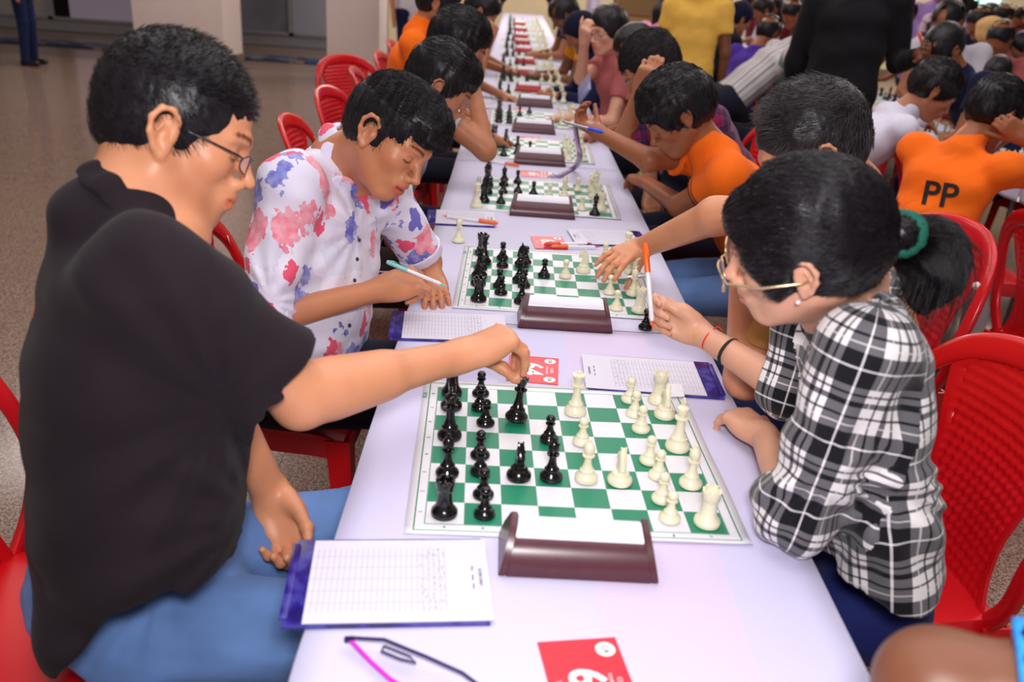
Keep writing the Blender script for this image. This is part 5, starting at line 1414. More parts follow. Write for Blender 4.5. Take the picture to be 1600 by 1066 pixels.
    comb = lambda q: np.stack([.9 + .5 * np.sin(q[:, 1] * 120), .6 * np.sin(q[:, 0] * 130 + q[:, 2] * 60), np.where(q[:, 2] > .06, .15, -.55)], 1)
    strands(hf, V, Q, H, R, comb, 6500, 6, .0058, .0004, .0040, .0006, 2, HB, parent=ho_, mask=lambda q: (q[:, 2] > .035))
    comb2 = lambda q: np.stack([.5 + 0 * q[:, 0], 0 * q[:, 0], -.9 + 0 * q[:, 0]], 1)
    strands(hf, V, Q, H, R, comb2, 3500, 2, .0040, .0004, .0016, .0005, 3, HB, parent=ho_, rise=.2, mask=lambda q: (q[:, 2] < .045) & (q[:, 2] > -.045) & (q[:, 0] < .03))
    pen(atd(699, 448, 1.975), atd(604, 409, 1.95), M_pent, 'white pen with pale teal cap held by the floral-shirted boy', .0045)
    return P
build_boy()

# ---- girl in the plaid shirt
def plaid(name, dark, light, grey, sc=1.0, extra=None):
    t = NT(name); v = t.coord('uv:cloth'); s_ = t.n('ShaderNodeSeparateXYZ'); t.l(v, s_.inputs[0])
    def bands(c):
        f_ = t.math('FRACT', t.math('DIVIDE', c, (.112 * sc)))
        def b(lo, hi): return t.math('MULTIPLY', t.math('GREATER_THAN', f_, lo), t.math('LESS_THAN', f_, hi))
        wide = t.math('MAXIMUM', b(.0, .18), b(.205, .42)); th = t.math('MAXIMUM', t.math('MAXIMUM', b(.50, .53), b(.60, .67)), b(.79, .82)); pin = t.math('MAXIMUM', b(.18, .205), b(.90, .92))
        return wide, th, pin
    wu, tu, pu = bands(s_.outputs[0]); wv, tv, pv = bands(t.math('ADD', s_.outputs[1], .013))
    du = t.math('MAXIMUM', wu, tu); dv = t.math('MAXIMUM', wv, tv)
    both = t.math('MULTIPLY', du, dv); one = t.math('MAXIMUM', du, dv)
    c = t.mix(t.math('MULTIPLY', one, .86), light, grey); c = t.mix(both, c, dark)
    c = t.mix(t.math('MULTIPLY', t.math('MAXIMUM', pu, pv), .6), c, light)
    n = t.noise(t.coord('Object'), 6, 3); c = t.mix(t.math('MULTIPLY', n, .03), c, (.35, .35, .4))
    t.col(c); t.set(Roughness=.85); t.b.inputs['Specular IOR Level'].default_value = .15; t.b.inputs['Sheen Weight'].default_value = .15
    t.bump(t.noise(t.coord('Object'), 800, 2), .3, .001); return t.m
M_plaid = plaid('black_white_plaid', lin((8, 8, 15)), lin((232, 226, 226)), lin((34, 34, 46)))
M_navyplaid = plaid('navy_red_plaid', lin((22, 22, 62)), lin((150, 24, 54)), lin((44, 30, 90)), .55)
def build_girl():
    P = person('girl with black ponytail, thin glasses and black and white plaid shirt')
    H = A(atd(1258, 388, 1.235)); hs = .98; p = math.radians(15); yaw = math.radians(156)
    R = frame((math.cos(yaw) * math.cos(p), math.sin(yaw) * math.cos(p), -math.sin(p)), (0, 0, 1), math.radians(16))
    ho = dict(w=.97, jaw=.85, ear=1.0); tints = []
    f = Fld(); T = head_sdf(f, H, R, hs, ho); tints += head_tints(T, hs, ho)
    SL, SR = A(atd(1345, 548, 1.22)), A(atd(1260, 520, 1.52)); C7 = A(atd(1345, 470, 1.36)); lat = unit(SL - SR)
    f.cone(T(-.025, 0, -.045), C7, .045, .050, .02); f.cone(T(.008, 0, -.06), C7 + A((-.04, 0, -.03)), .037, .044, .02)
    f.cone(C7, A(atd(1350, 620, 1.38)), .05, .08, .03)
    W = A(atd(1090, 519, 1.70)); E = A(atd(1232, 610, 1.54)); f.path([SR, E, W], [.042, .034, .0215], .02)
    hd, tips = hand_sdf(W, A((-.080, .028, .030)), A((-.30, -.80, .18)), 1, dict(i=(38, 62, 25), m=(58, 70, 35), r=(70, 72, 35), p=(75, 70, 35)), .88, .03, (A(atd(1022, 487, 1.685)), .25), tints)
    f.grp(hd, .009)
    EL = A(atz(1248, 800, .808)); WL = A(atz(1192, 680, .785)); f.path([SL, EL, WL], [.042, .036, .022], .02)
    h2, t2 = hand_sdf(WL, A(atz(1150, 648, .785)) - WL, A((.05, .1, -1)), -1, dict(i=(26, 34, 16), m=(30, 38, 18), r=(34, 42, 20), p=(36, 42, 20)), .90, .10, (34, 12, 8, 8), tints)
    f.grp(h2, .009)
    emit('body', f, .0035, SK['girl'], P, tints)
    g = Fld(); st = [(1345, 500, 1.37, .135, .050), (1345, 560, 1.37, .155, .074), (1348, 660, 1.38, .155, .080), (1355, 780, 1.40, .155, .084), (1362, 870, 1.42, .155, .084), (1362, 930, 1.43, .148, .080)]
    pc = [A(atd(a, b, c)) for a, b, c, _, _ in st]
    for i in range(len(st) - 1): g.seg(pc[i], pc[i + 1], st[i][3], st[i][4], st[i + 1][3], st[i + 1][4], lat, .04)
    g.ell(SL, (.060, .062, .060), None, .05); g.ell(SR, (.055, .055, .055), None, .05)
    sl = Fld(); fa = unit(WL - EL); g.cone(SL, EL, .063, .060, .03); sl.cone(EL, EL + fa * .11, .060, .042, .02);  sl.clip(EL + fa * .088, fa); g.grp(sl, .018)
    sr = Fld(); fr = unit(W - E); g.cone(SR, E, .058, .050, .02); sr.cone(E, E + fr * .05, .048, .044, .02); sr.clip(E + fr * .035, fr); g.grp(sr, .018)
    g.cone(C7 + A((.02, 0, .03)), C7 + A((-.05, 0, .12)), .045, .04, .006, 's')
    g.clip(A(atd(1378, 893, 1.36)), A((0, 0, -1)))
    g.clip((0, 0, .752), (0, 0, -1)) if False else None
    g.disp(wrinkle(31, .0045, 12)); g.disp(pull(EL + A((.04, 0, .06)), ray(1250, 750), .0055, 10, .03, .20)); g.disp(pull(A(atd(1400, 760, 1.33)), ray(1380, 700), .0045, 12, .04, .26, 1, 3)); g.disp(wrinkle(32, .0026, 30, (1.2, 1, .8)))
    ref = (0, -1, 0)
    emit('shirt', g, .0050, M_plaid, P, None, 2, [(pc[1], pc[-1], ref, .13, .10), (SL, EL, ref, .062, .045), (EL, WL, ref, .055, .03), (SR, E, ref, .055, .035), (E, W, ref, .045, .02)])
    c = Fld(); U3 = A((0, 0, 1)); Fw = unit(A((-1, .05, -.25))); Lf = np.cross(U3, Fw)
    cp_ = [C7 + Fw * a + Lf * b + U3 * d for a, b, d in ((.080, .030, -.045), (.058, .052, -.012), (.008, .060, .012), (-.036, .040, .026), (-.048, 0, .030), (-.036, -.040, .026), (.008, -.060, .012), (.058, -.052, -.012), (.080, -.030, -.045))]
    for k in range(len(cp_) - 1):
        a, b = cp_[k], cp_[k + 1]; m = (a + b) / 2; t_ = unit(b - a); out = unit(m - C7); c.ell(m, (np.linalg.norm(b - a) * .7, .007, .018), np.stack([t_, out, np.cross(t_, out)], 1), .008)
    emit('collar', c, .0035, M_plaid, P, None, 2, [(C7 - U3 * .05, C7 + U3 * .05, (0, -1, 0), .06, 0)])
    j = Fld(); hL, hR = A(atd(1400, 985, 1.40)), A(atd(1330, 930, 1.6)); hL[2] = hR[2] = .54; kL, kR = A((.20, .06, .55)), A((.20, .28, .55))
    hL = A((.54, .12, .53)); hR = A((.54, .29, .53)); j.cone(hL + A((.0, 0, .03)), hR + A((.0, 0, .03)), .092, .092, .03); j.cone(hL, kL, .074, .058, .03); j.cone(hR, kR, .074, .058, .03)
    j.path([kL, kL + A((.02, 0, -.40))], [.052, .042], .03); j.path([kR, kR + A((.02, 0, -.40))], [.052, .042], .03); j.disp(wrinkle(41, .003, 18)); emit('jeans', j, .007, M_darkjeans, P, None, 2)
    # hair pulled back sleekly into a low ponytail
    tie = T(-.126, 0, .012)
    o = dict(amp=.0010, freq=60, nape=-.050, w=.97, fx=.010, top=(.0, .050, .078), lobes=[((.072, 0, .062), (.034, .056, .036)), ((.050, .056, .014), (.030, .018, .038)), ((.050, -.056, .014), (.030, .018, .038)), ((-.095, 0, .010), (.030, .040, .040))], late=[((.034, .070, -.010), (.020, .009, .034)), ((.034, -.070, -.010), (.020, .009, .034))])
    hf = hair_cap(H, R, hs, .0130, o); ho_, V, Q = emit('hair', hf, .0040, HB2, P, None, 2)
    tl = (A(tie) - H) @ R
    comb = lambda q: (tl - q) / (np.linalg.norm(tl - q, axis=1)[:, None] + 1e-6) + np.stack([0 * q[:, 0], 0 * q[:, 0], .25 * (q[:, 0] > .02)], 1)
    strands(hf, V, Q, H, R, comb, 7000, 7, .0100, .0003, .0016, .00055, 5, HB2, parent=ho_)
    pt = [tie, A(atd(1432, 378, 1.27)), A(atd(1462, 392, 1.26)), A(atd(1462, 430, 1.26)), A(atd(1444, 468, 1.27))]
    pf = Fld(); pf.ell(tie + unit(pt[1] - tie) * .006, (.019, .019, .019), None, .01); pf.path(pt, [.018, .027, .033, .030, .012], .03); pf.cone(A(atd(1445, 372, 1.29)), A(atd(1488, 360, 1.29)), .020, .006, .02); pf.disp(wrinkle(6, .0035, 60, (1, 1, .35), frame(pt[3] - pt[1])[:, [1, 2, 0]]))
    V2, Q2 = surface(pf, .005); V2 = relax(V2, Q2, 1); po = np_mesh('ponytail', V2, Q2, HB2, P)
    pd = [unit(pt[i + 1] - pt[i]) for i in range(4)]
    def pcomb(q):
        w = np.stack([np.exp(-((q - (pt[i] + pt[i + 1]) / 2) ** 2).sum(1) / .0012) for i in range(4)], 1) + 1e-9; w /= w.sum(1)[:, None]; return w @ np.stack(pd)
    strands(pf, V2, Q2, np.zeros(3), np.eye(3), pcomb, 6000, 7, .011, .0005, .0075, .0006, 7, HB2, parent=po)
    strands(pf, V2, Q2, np.zeros(3), np.eye(3), pcomb, 500, 7, .012, .0005, .0075, .0005, 8, HB2, parent=po, rise=.18)
    gr = simple('green_scrunchie', (22, 92, 76), .8, .3, .15, 120, .6, bscale=300)
    a = unit(pt[1] - tie); tc = tie + a * .006
    sc = Fld(); l2 = unit(np.cross(a, (0, 0, 1))); b2 = np.cross(a, l2); sc.path([tc + (l2 * math.cos(t) + b2 * math.sin(t)) * .0215 for t in np.linspace(0, 2 * PI, 17)], [.0100] * 17, .006); sc.disp(wrinkle(2, .0014, 260)); emit('scrunchie', sc, .003, gr, P, None, 1)
    gold = simple('gold_wire', (214, 180, 140), .25, .6, metal=.8); spectacles(T, P, gold, 1.3, (.0250, .0215), z=-.008, x=.116, temple_z=-.010, wy=.016)
    st_ = Fld(); st_.ell(T(.006, .079, -.040), (.0038, .0038, .0038)); emit('ear_stud', st_, .0015, simple('pearl', (235, 225, 225), .2), P)
    ra = unit(E - W)
    wrist_loop('wrist_thread', W + ra * .008, ra, .0235, M_thread_y, P, .0016, .006)
    wrist_loop('wrist_thread', W + ra * .034, ra, .0255, M_thread_r, P, .0015, .006)
    tube('thread_knot', [W + ra * .034 + A((0, -.010, .026)), W + ra * .036 + A((.006, -.012, .034)), W + ra * .040 + A((.012, -.016, .030))], .0012, M_thread_r, P)
    wrist_loop('hairband', W + ra * .082, ra, .0305, M_thread_k, P, .0032, .006)
    pen(A(atd(1020, 515, 1.665)), A(atd(1008, 380, 1.665)), M_peno, 'orange and white pen held upright by the girl in plaid', .0052)
    return P
build_girl()

# ---- man mostly hidden behind the girl, reaching across the second board
def build_hidden():
    P = person('man with greying black hair half hidden behind the girl, reaching over second board')
    H = A(atd(1268, 235, 1.80)); hs = 1.03; p = math.radians(30); yaw = math.radians(178); R = frame((math.cos(yaw) * math.cos(p), math.sin(yaw) * math.cos(p), -math.sin(p))); tints = []
    f = Fld(); T = head_sdf(f, H, R, hs); tints += head_tints(T, hs)
    C7 = A(atd(1330, 300, 1.85)); SL, SR = A(atd(1262, 420, 1.64)), A(atd(1240, 330, 2.02)); lat = unit(SL - SR)
    f.cone(T(-.03, 0, -.04), C7, .055, .06, .02); f.cone(C7, A(atd(1310, 450, 1.85)), .06, .1, .03)
    W = A(atz(1000, 388, .838)); E = A(atd(1118, 338, 2.10)); f.path([SR, E, W], [.050, .044, .028], .02)
    hd, tips = hand_sdf(W, A(atz(943, 408, .835)) - W, A((-.12, .08, -1)), 1, dict(i=(12, 18, 10, .20), m=(16, 22, 14, .08), r=(20, 24, 14, -.04), p=(18, 20, 12, -.22)), 1.02, .09, (18, 35, 10, 10), tints)
    f.grp(hd, .010)
    EL = A(atz(1166, 590, .79)); WL = A(atd(1168, 395, 1.62)); f.path([SL, EL, WL], [.050, .042, .030], .02)
    h2, t2 = hand_sdf(WL, unit(WL - EL) + A((-.1, 0, .1)), A((1, .2, .1)), -1, dict(i=(60, 60, 30), m=(60, 60, 30), r=(60, 60, 30), p=(60, 60, 30)), 1.0, .03, (20, 30, 20, 20), None); f.grp(h2, .01)
    emit('body', f, .0042, SK['man'], P, tints)
    g = Fld(); pc = [A(atd(*q)) for q in ((1320, 330, 1.86), (1320, 420, 1.88), (1330, 520, 1.92), (1340, 600, 1.98))]
    for a, b, (w0, d0, w1, d1) in zip(pc, pc[1:], ((.16, .07, .2, .11), (.2, .11, .19, .12), (.19, .12, .18, .12))): g.seg(a, b, w0, d0, w1, d1, lat, .04)
    g.ell(SL, (.07, .07, .07), None, .05); g.ell(SR, (.065, .065, .065), None, .05); s1 = Fld(); s1.cone(SL, EL, .078, .062, .02); s1.clip(SL + (EL - SL) * .60, unit(EL - SL)); g.grp(s1, .03); s2 = Fld(); s2.cone(SR, E, .07, .06, .02); s2.clip(SR + (E - SR) * .5, unit(E - SR)); g.grp(s2, .03)
    g.disp(wrinkle(50, .005, 10)); emit('shirt', g, .0075, cloth('mustard_tan_shirt', (206, 150, 86)), P, None, 2)
    j = Fld(); j.cone((.66, .78, .53), (.18, .84, .55), .09, .065, .02); j.cone((.66, .98, .53), (.2, 1.08, .55), .09, .065, .02); j.path([(.18, .84, .55), (.2, .84, .12)], [.06, .05], .02); j.path([(.2, 1.08, .55), (.22, 1.08, .12)], [.06, .05], .02); emit('jeans', j, .01, cloth('navy_denim', (30, 42, 86)), P, None, 2)
    o = dict(amp=.0016, freq=120, nape=-.055); hf = hair_cap(H, R, hs, .012, o); ho_, V, Q = emit('hair', hf, .0045, HB, P)
    strands(hf, V, Q, H, R, lambda q: np.stack([.8 + 0 * q[:, 0], .3 * np.sin(q[:, 0] * 60), np.where(q[:, 2] > .06, .2, -.8)], 1), 5000, 3, .007, .0006, .003, .0006, 9, hair_mat('hair_grey_strands', (62, 56, 58), .3, .6), parent=ho_, rise=.4, mask=lambda q: (q[:, 2] > -.03) & (q[:, 0] < .07))
    d = unit(E - W); wrist_loop('wrist_thread', W + d * .012, d, .0290, M_thread_o, P, .0020, .010, sq=.85); wrist_loop('wrist_thread', W + d * .017, d, .0290, M_thread_y, P, .0014, .008, sq=.85)
    pen(A(atd(922, 436, 2.325)), A(atd(1012, 431, 2.30)), M_steel, 'silver and white pen tucked between the fingers reaching over second board', .0045)
    return P
build_hidden()
# ------------------------------------------------------------------ the other players and bystanders
def decal(o, s, size, mat, c, fwd, up, off=.003, bold=.002):
    """flat print pressed onto a garment"""
    from mathutils.bvhtree import BVHTree
    me = o.data; bvh = BVHTree.FromPolygons([v.co for v in me.vertices], [p.vertices[:] for p in me.polygons])
    t = text_mesh('print', s, size, mat, o, (0, 0, 0), (0, 0, 0), extrude=0, bold=bold); f = unit(fwd); u = unit(A(up) - f * (A(up) @ f)); r = np.cross(f, u)
    bm = bmesh.new(); bm.from_mesh(t.data); bmesh.ops.triangulate(bm, faces=bm.faces); bmesh.ops.subdivide_edges(bm, edges=bm.edges, cuts=1)
    for v in bm.verts:
        p = A(c) + r * v.co.x + u * v.co.y; hit = bvh.ray_cast(Vector(p - f * .3), Vector(f), .6)
        v.co = (hit[0] - Vector(f) * off) if hit[0] else Vector(p)
    bm.to_mesh(t.data); bm.free(); return t
def figure(label, Hc, face, pitch=30, roll=0, s=1.0, skin='kid', shirt=None, pants=None, sleeve='short', lean=25, turn=0, wr=None, wl=None, hands='flat', hair='short', hmat=None, ho=None, hd=None,
           glasses=None, sit=True, h=None, detail=False, group=None, drop=.0, width=1.0, belt=None, eye_look=None, uv=False, strands_n=0, seatz=.44, el=None, er=None, sl_f=.55, hipback=None, collar=False, elbow_out=.6):
    Hc = A(Hc); dep = max(1.0, -(MROT.transposed() @ (Vector(Hc) - CAMLOC)).z)
    h = h or min(.013, max(.0045, dep * .0021)); P = person(label, group)
    a = math.radians(face); p = math.radians(pitch); Fw = A((math.cos(a), math.sin(a), 0)); R = frame((Fw[0] * math.cos(p), Fw[1] * math.cos(p), -math.sin(p)), (0, 0, 1), math.radians(roll))
    b = math.radians(face + turn); Bf = A((math.cos(b), math.sin(b), 0)); Bl = A((-math.sin(b), math.cos(b), 0)); U = A((0, 0, 1)); tints = [] if detail else None
    f = Fld(); T = head_sdf(f, Hc, R, s, ho, detail)
    if detail: tints = head_tints(T, s, ho)
    C7 = Hc + (-Fw * (.045 + .125 * math.sin(p)) - U * (.138 - .055 * math.sin(p))) * s + A((0, 0, -drop))
    L = math.radians(lean); ax = U * math.cos(L) + Bf * math.sin(L)
    tors = .50 * s if not sit else max(.30, min(.52 * s, (C7[2] - seatz - .12) / math.cos(L)))
    hip = C7 - ax * tors
    w = .178 * s * width; SL = C7 - ax * .055 * s + Bl * w; SR = C7 - ax * .055 * s - Bl * w
    f.cone(T(-.028, 0, -.045), C7, .046 * s, .052 * s, .02); f.cone(C7, C7 - ax * .2 * s, .05 * s, .08 * s, .03)
    def default(side):
        if sit: q = C7 + Bf * .27 * s + Bl * side * .10; q[2] = .775; return q
        return C7 - U * .62 * s + Bl * side * (w + .05) + Bf * .04
    arms = []
    for side, S, Wt in ((1, SL, wl), (-1, SR, wr)):
        Wt = default(side) if Wt is None else A(Wt); D = Wt - S; mx = .535 * s
        if np.linalg.norm(D) > mx: S2 = S + unit(D) * min(.06, np.linalg.norm(D) - mx); S = S2; Wt = S + unit(Wt - S) * min(mx, np.linalg.norm(Wt - S))
        E = solve_elbow(S, Wt, .285 * s, .255 * s, (S + Wt) / 2 + Bl * side * elbow_out * .2 - U * (.25 if (sit or Wt[2] > C7[2] - .5) else .0) - Bf * (.1 if not sit else 0)); EX = el if side > 0 else er
        if EX is not None: E = A(EX)
        arms.append((side, S, E, Wt))
        f.path([S, E, Wt], [.046 * s, .037 * s, .024 * s], .02)
        fw = unit(Wt - E); up_hand = Wt[2] > C7[2] - .1
        n_ = A((0, 0, -1)) if not up_hand else unit(Hc - Wt)
        dirn = fw if (up_hand or not sit) else unit(fw * A((1, 1, .2)) + A((0, 0, -.05)))
        if hands == 'flat' and dep < 7.5:
            cu = dict(i=(20, 30, 15), m=(24, 32, 18), r=(28, 34, 18), p=(30, 34, 18)) if not up_hand else dict(i=(50, 55, 30), m=(55, 60, 30), r=(60, 60, 30), p=(60, 60, 30))
            if not sit: n_ = -Bl * side; 
            G, tp = hand_sdf(Wt, dirn, n_, -side, cu, .95 * s, .06, (30, 20, 12, 12), tints); f.grp(G, .012)
        else: f.cone(Wt, Wt + dirn * .10 * s, .026 * s, .022 * s, .02)
    if not sit: pass
    emit('body', f, h, SK[skin], P, tints, 1)
    g = Fld(); c1 = C7 - ax * .03 * s
    pts = [C7 - ax * .045 * s, C7 - ax * .15 * s, C7 - ax * tors * .60, C7 - ax * tors * .98]
    ab = [(.135, .055), (.170, .100), (.158, .105), (.165, .115)]
    if not sit: pts.append(C7 - ax * (tors + .10)); ab.append((.175, .115))
    for i in range(len(pts) - 1): g.seg(pts[i], pts[i + 1], ab[i][0] * s * width, ab[i][1] * s, ab[i + 1][0] * s * width, ab[i + 1][1] * s, Bl, .04)
    uvp = [(pts[0], pts[-1], -Bf, .13 * s, .09)]
    for side, S, E, Wt in arms:
        g.ell(S, A((.062, .062, .062)) * s, None, .05); ua = unit(E - S); sl = Fld(); sl.cone(S, S + (E - S) * .95, .064 * s, .052 * s, .02)
        if sleeve == 'short': sl.clip(S + (E - S) * sl_f, ua); g.grp(sl, .03)
        else:
            g.grp(sl, .03); fa = unit(Wt - E); s2 = Fld(); s2.cone(E, Wt, .052 * s, .037 * s, .02); s2.clip(Wt - fa * .015, fa); g.grp(s2, .02)
        uvp += [(S, E, -Bf, .06, .04), (E, Wt, -Bf, .045, .02)]
    g.cone(C7 - ax * .03 * s, C7 + ax * (.022 if not collar else .030) * s + Bf * .012, .075 * s, .058 * s, .02)
    g.disp(wrinkle(int(abs(Hc[0] * 91 + Hc[1] * 37)) % 97, .0055, 11)); g.disp(wrinkle(int(abs(Hc[1] * 53)) % 97 + 3, .0028, 27))
    sh = emit('shirt', g, h * 1.25, shirt, P, None, 2, uvp if uv else None)[0]
    j = Fld(); pm = pants or M_dark
    if sit:
        hp = hip.copy(); hp[2] = max(seatz + .10, hip[2])
        for sd in (-1, 1):
            a0 = hp + Bl * sd * .09 * s; k = a0 + Bf * .42 * s; k[2] = seatz + .085; a0[2] = seatz + .10; j.cone(a0, k, .080 * s, .058 * s, .03); j.cone(k, A((k[0] + Bf[0] * .03, k[1] + Bf[1] * .03, .10)), .052 * s, .042 * s, .03)
        j.cone(hp + Bl * .06 * s, hp - Bl * .06 * s, .12 * s, .12 * s, .04)
    else:
        hp = C7 - ax * (tors + .08)
        for sd in (-1, 1): a0 = hp + Bl * sd * .085 * s; k = A((a0[0], a0[1], .50 * s)) + Bf * .02; an = A((a0[0], a0[1], .07)) + Bl * sd * .02; j.cone(a0, k, .088 * s, .062 * s, .03); j.cone(k, an, .062 * s, .05 * s, .02)
        j.cone(hp + Bl * .06 * s, hp - Bl * .06 * s, .11 * s, .11 * s, .04)
    j.disp(wrinkle(7, .003, 16)); emit('trousers', j, max(.011, h), pm, P, None, 1)
    for sd in (-1, 1):
        q = (hp + Bl * sd * .10 * s + Bf * (.45 * s if sit else .02)); b_ = Fld(); q = A((q[0], q[1], .045)); b_.cone(q - Bf * .05, q + Bf * .12, .042, .034, .02); b_.clip((0, 0, .006), (0, 0, -1)); emit('shoe', b_, .014, simple('black_shoe', (24, 22, 22), .3), P, None, 1)
    hm = hmat or HB
    if hair:
        o = dict(amp=.0022, freq=80, nape=-.058); o.update(hd or {}); t_ = max(o.get('t', .012), h * 1.35)
        hf = hair_cap(Hc, R, s, t_, o)
        if hair == 'long':
            hf.path([T(-.06, 0, .03), T(-.085, 0, -.06), T(-.075, 0, -.16)], [.075 * s, .070 * s, .045 * s], .03)
            for q in (-1, 1): hf.path([T(-.02, q * .065, .02), T(-.02, q * .078, -.07), T(-.03, q * .07, -.13)], [.03 * s, .025 * s, .015 * s], .02)
        ob, V, Q = emit('hair' if hair != 'hood' else 'hood', hf, h, hm, P, None, 1)
        if strands_n:
            comb = lambda q: np.stack([.8 + .3 * np.sin(q[:, 1] * 90), .4 * np.sin(q[:, 0] * 80), np.where(q[:, 2] > .06, .1, -.7)], 1)
            strands(hf, V, Q, Hc, R, comb, strands_n, 4, .009, .0004, .0035, .0009, 3, hm, parent=ob, mask=lambda q: (q[:, 2] > -.02))
    if glasses: spectacles(T, P, glasses, s, (.022, .016))
    if eye_look is not None: eyes(T, R, s, P, eye_look)
    P['arms'] = 0; del P['arms']
    return P, T, R, sh, arms, C7
def polo(n, c): return cloth(n, c, .85, .3, 900)
M_or = polo('orange_polo', (250, 112, 22)); M_cream = polo('tan_cream_shirt', (222, 198, 156)); M_whitesw = polo('white_sweatshirt', (214, 210, 226)); M_khaki = polo('khaki_trousers', (176, 150, 110))
M_grn = polo('dark_green_shirt', (18, 52, 32)); M_yel = polo('mustard_yellow_tee', (236, 186, 84)); M_blk = polo('black_suit_cloth', (16, 15, 19)); M_pink = polo('pink_shirt', (240, 150, 190)); M_rose = polo('dusty_rose_tee', (172, 92, 92))
M_navy = polo('navy_cloth', (20, 24, 60)); M_purp = polo('purple_jersey', (74, 44, 150)); M_lil = polo('lilac_shirt', (176, 140, 206)); M_mar = polo('maroon_cloth', (92, 18, 30)); M_mus = polo('mustard_scarf', (214, 142, 24)); M_wh = polo('white_shirt', (206, 200, 210)); M_shorts = polo('pale_grey_shorts', (196, 184, 188))
def striped():
    t = NT('white_green_striped_shirt'); v = t.coord('Object'); n = t.noise(v, 5, 2); s_ = t.n('ShaderNodeSeparateXYZ'); t.l(t.coord('uv:cloth'), s_.inputs[0])
    c = t.math('ADD', s_.outputs[0], t.math('MULTIPLY', n, .004)); f_ = t.math('FRACT', t.math('DIVIDE', c, .062))
    m = t.math('LESS_THAN', f_, .16); m2 = t.math('MULTIPLY', t.math('GREATER_THAN', f_, .52), t.math('LESS_THAN', f_, .60))
    t.col(t.mix(m2, t.mix(m, lin((206, 198, 204)), lin((110, 128, 104))), lin((150, 140, 120)))); t.set(Roughness=.85); return t.m
M_strp = striped()
def mottled():
    t = NT('mottled_print_shirt'); v = t.coord('Object'); t.col(t.ramp(t.noise(v, 12, 2), [(.45, lin((206, 186, 196))), (.52, lin((150, 120, 130))), (.58, lin((60, 44, 56)))])); t.set(Roughness=.85); return t.m
M_mot = mottled()
BKF = simple('black_plastic_frame', (20, 18, 20), .25)

# left side of the row
figure('boy in cream shirt peering down, directly behind the floral-shirted boy', atd(688, 132, 2.72), 4, 34, 0, 1.0, 'mid', M_cream, polo('dark_brown_cloth', (54, 38, 44)), lean=24, detail=True, strands_n=2500, hd=dict(amp=.003, top=(.02, .075, .05)), wr=(-.43, 1.75, .60), wl=(-.43, 2.1, .60), h=.0052)
tube('earphone_wire', catmull([atd(556, 404, 2.2), atd(566, 414, 2.2), atd(590, 424, 2.2), atd(612, 424, 2.2), atd(630, 420, 2.25)], 4), .0016, simple('white_wire', (220, 216, 220), .4)); o = COL.objects[-1] if False else bpy.data.objects['earphone_wire']; tag(o, 'thin white earphone wire hanging behind the floral-shirted boy\'s arm', 'cable')
r = figure('boy with short black hair resting his cheek on his fist, left side', atd(716, 72, 3.25), 2, 24, 0, 1.02, 'mid', M_wh, M_navy, lean=22, detail=True, strands_n=2500, wr=atd(737, 124, 3.20), wl=atz(770, 218, .79), h=.0062, hd=dict(top=(.02, .07, .055)))
for side, S, E, W_ in r[4]:
    if side < 0: wrist_loop('wrist_thread', W_, unit(E - W_), .030, M_thread_r, r[0], .0030, .008)
figure('boy in orange polo with black glasses, left side of the row', atd(686, 6, 4.3), 0, 20, 0, 1.02, 'mid', M_or, M_dark, lean=14, detail=True, glasses=BKF, collar=True, h=.008)
figure('player with black hair bending low with hand at chin, far left side', atd(752, 18, 5.2), 0, 35, 0, 1.0, 'mid', M_purp, M_dark, lean=25, wr=atd(765, 62, 5.05), h=.009)
figure('player at the far end of the left side behind the bending one', atd(768, 0, 6.6), 0, 30, 0, 1.0, 'kid', M_wh, M_dark, lean=20)
# right side of the row
r = figure('boy in orange polo leaning over the fourth chessboard on the right', atd(1060, 178, 2.85), 182, 38, 0, 1.04, 'kid', M_or, M_jeans, lean=34, detail=True, strands_n=3000, hd=dict(amp=.0035, t=.021, top=(.02, .080, .060), lobes=[((-.09, 0, .02), (.04, .06, .05)), ((.07, 0, .06), (.04, .06, .03))], cuts=[]), wl=atz(990, 284, .785), el=atz(1062, 322, .80), wr=atd(934, 206, 3.12), er=atd(1014, 250, 2.98), h=.006, turn=6, collar=True)
for k in range(2):
    for side, S, E, W_ in r[4]:
        ua = unit(E - S); wrist_loop('cuff_stripe', S + (E - S) * (.47 + .05 * k), ua, .0585, simple('dark_navy_trim', (40, 24, 20), .8), r[0], .0016, sq=1.0)
pen(atd(876, 189, 3.10), atd(942, 207, 3.02), M_penb, 'blue capped pen in the hand of the orange-shirted boy', .005, M_steel)
t = empty('plastic_strip', (0, 0, 0)); tag(t, 'grey translucent strip tag curling from the boy\'s hand down to the cloth', 'strip')
pts = catmull([atd(898, 196, 3.18), atd(902, 222, 3.16), atd(906, 246, 3.14), atz(898, 262, .765), atz(872, 276, .757), atz(858, 272, .757)], 5)
vs = []; 
for p_ in pts: vs += [p_ + Vector((-.010, 0, .006)), p_ + Vector((.010, 0, -.003))]
o = mesh('strip', vs, [(2 * i, 2 * i + 1, 2 * i + 3, 2 * i + 2) for i in range(len(pts) - 1)], simple('violet_strip', (150, 120, 160), .3), t); md = o.modifiers.new('t', 'SOLIDIFY'); md.thickness = .001
r = figure('man with shaved sides in navy and red checked shirt, head on fist', atd(1017, 108, 3.42), 184, 40, 0, 1.12, 'mid', M_navyplaid, M_dark, 'short', lean=38, detail=True, turn=8, wl=atd(1002, 142, 3.22), el=atd(972, 220, 3.42), sl_f=.86, wr=(.5, 2.7, .62), uv=True, strands_n=1500, hd=dict(amp=.0008, t=.0055, nape=-.03, freq=200), hmat=hair_mat('hair_shaved', (34, 30, 32), .7, .3), h=.006, width=1.08, ho=dict(stubble=(.7, .64, .62)))
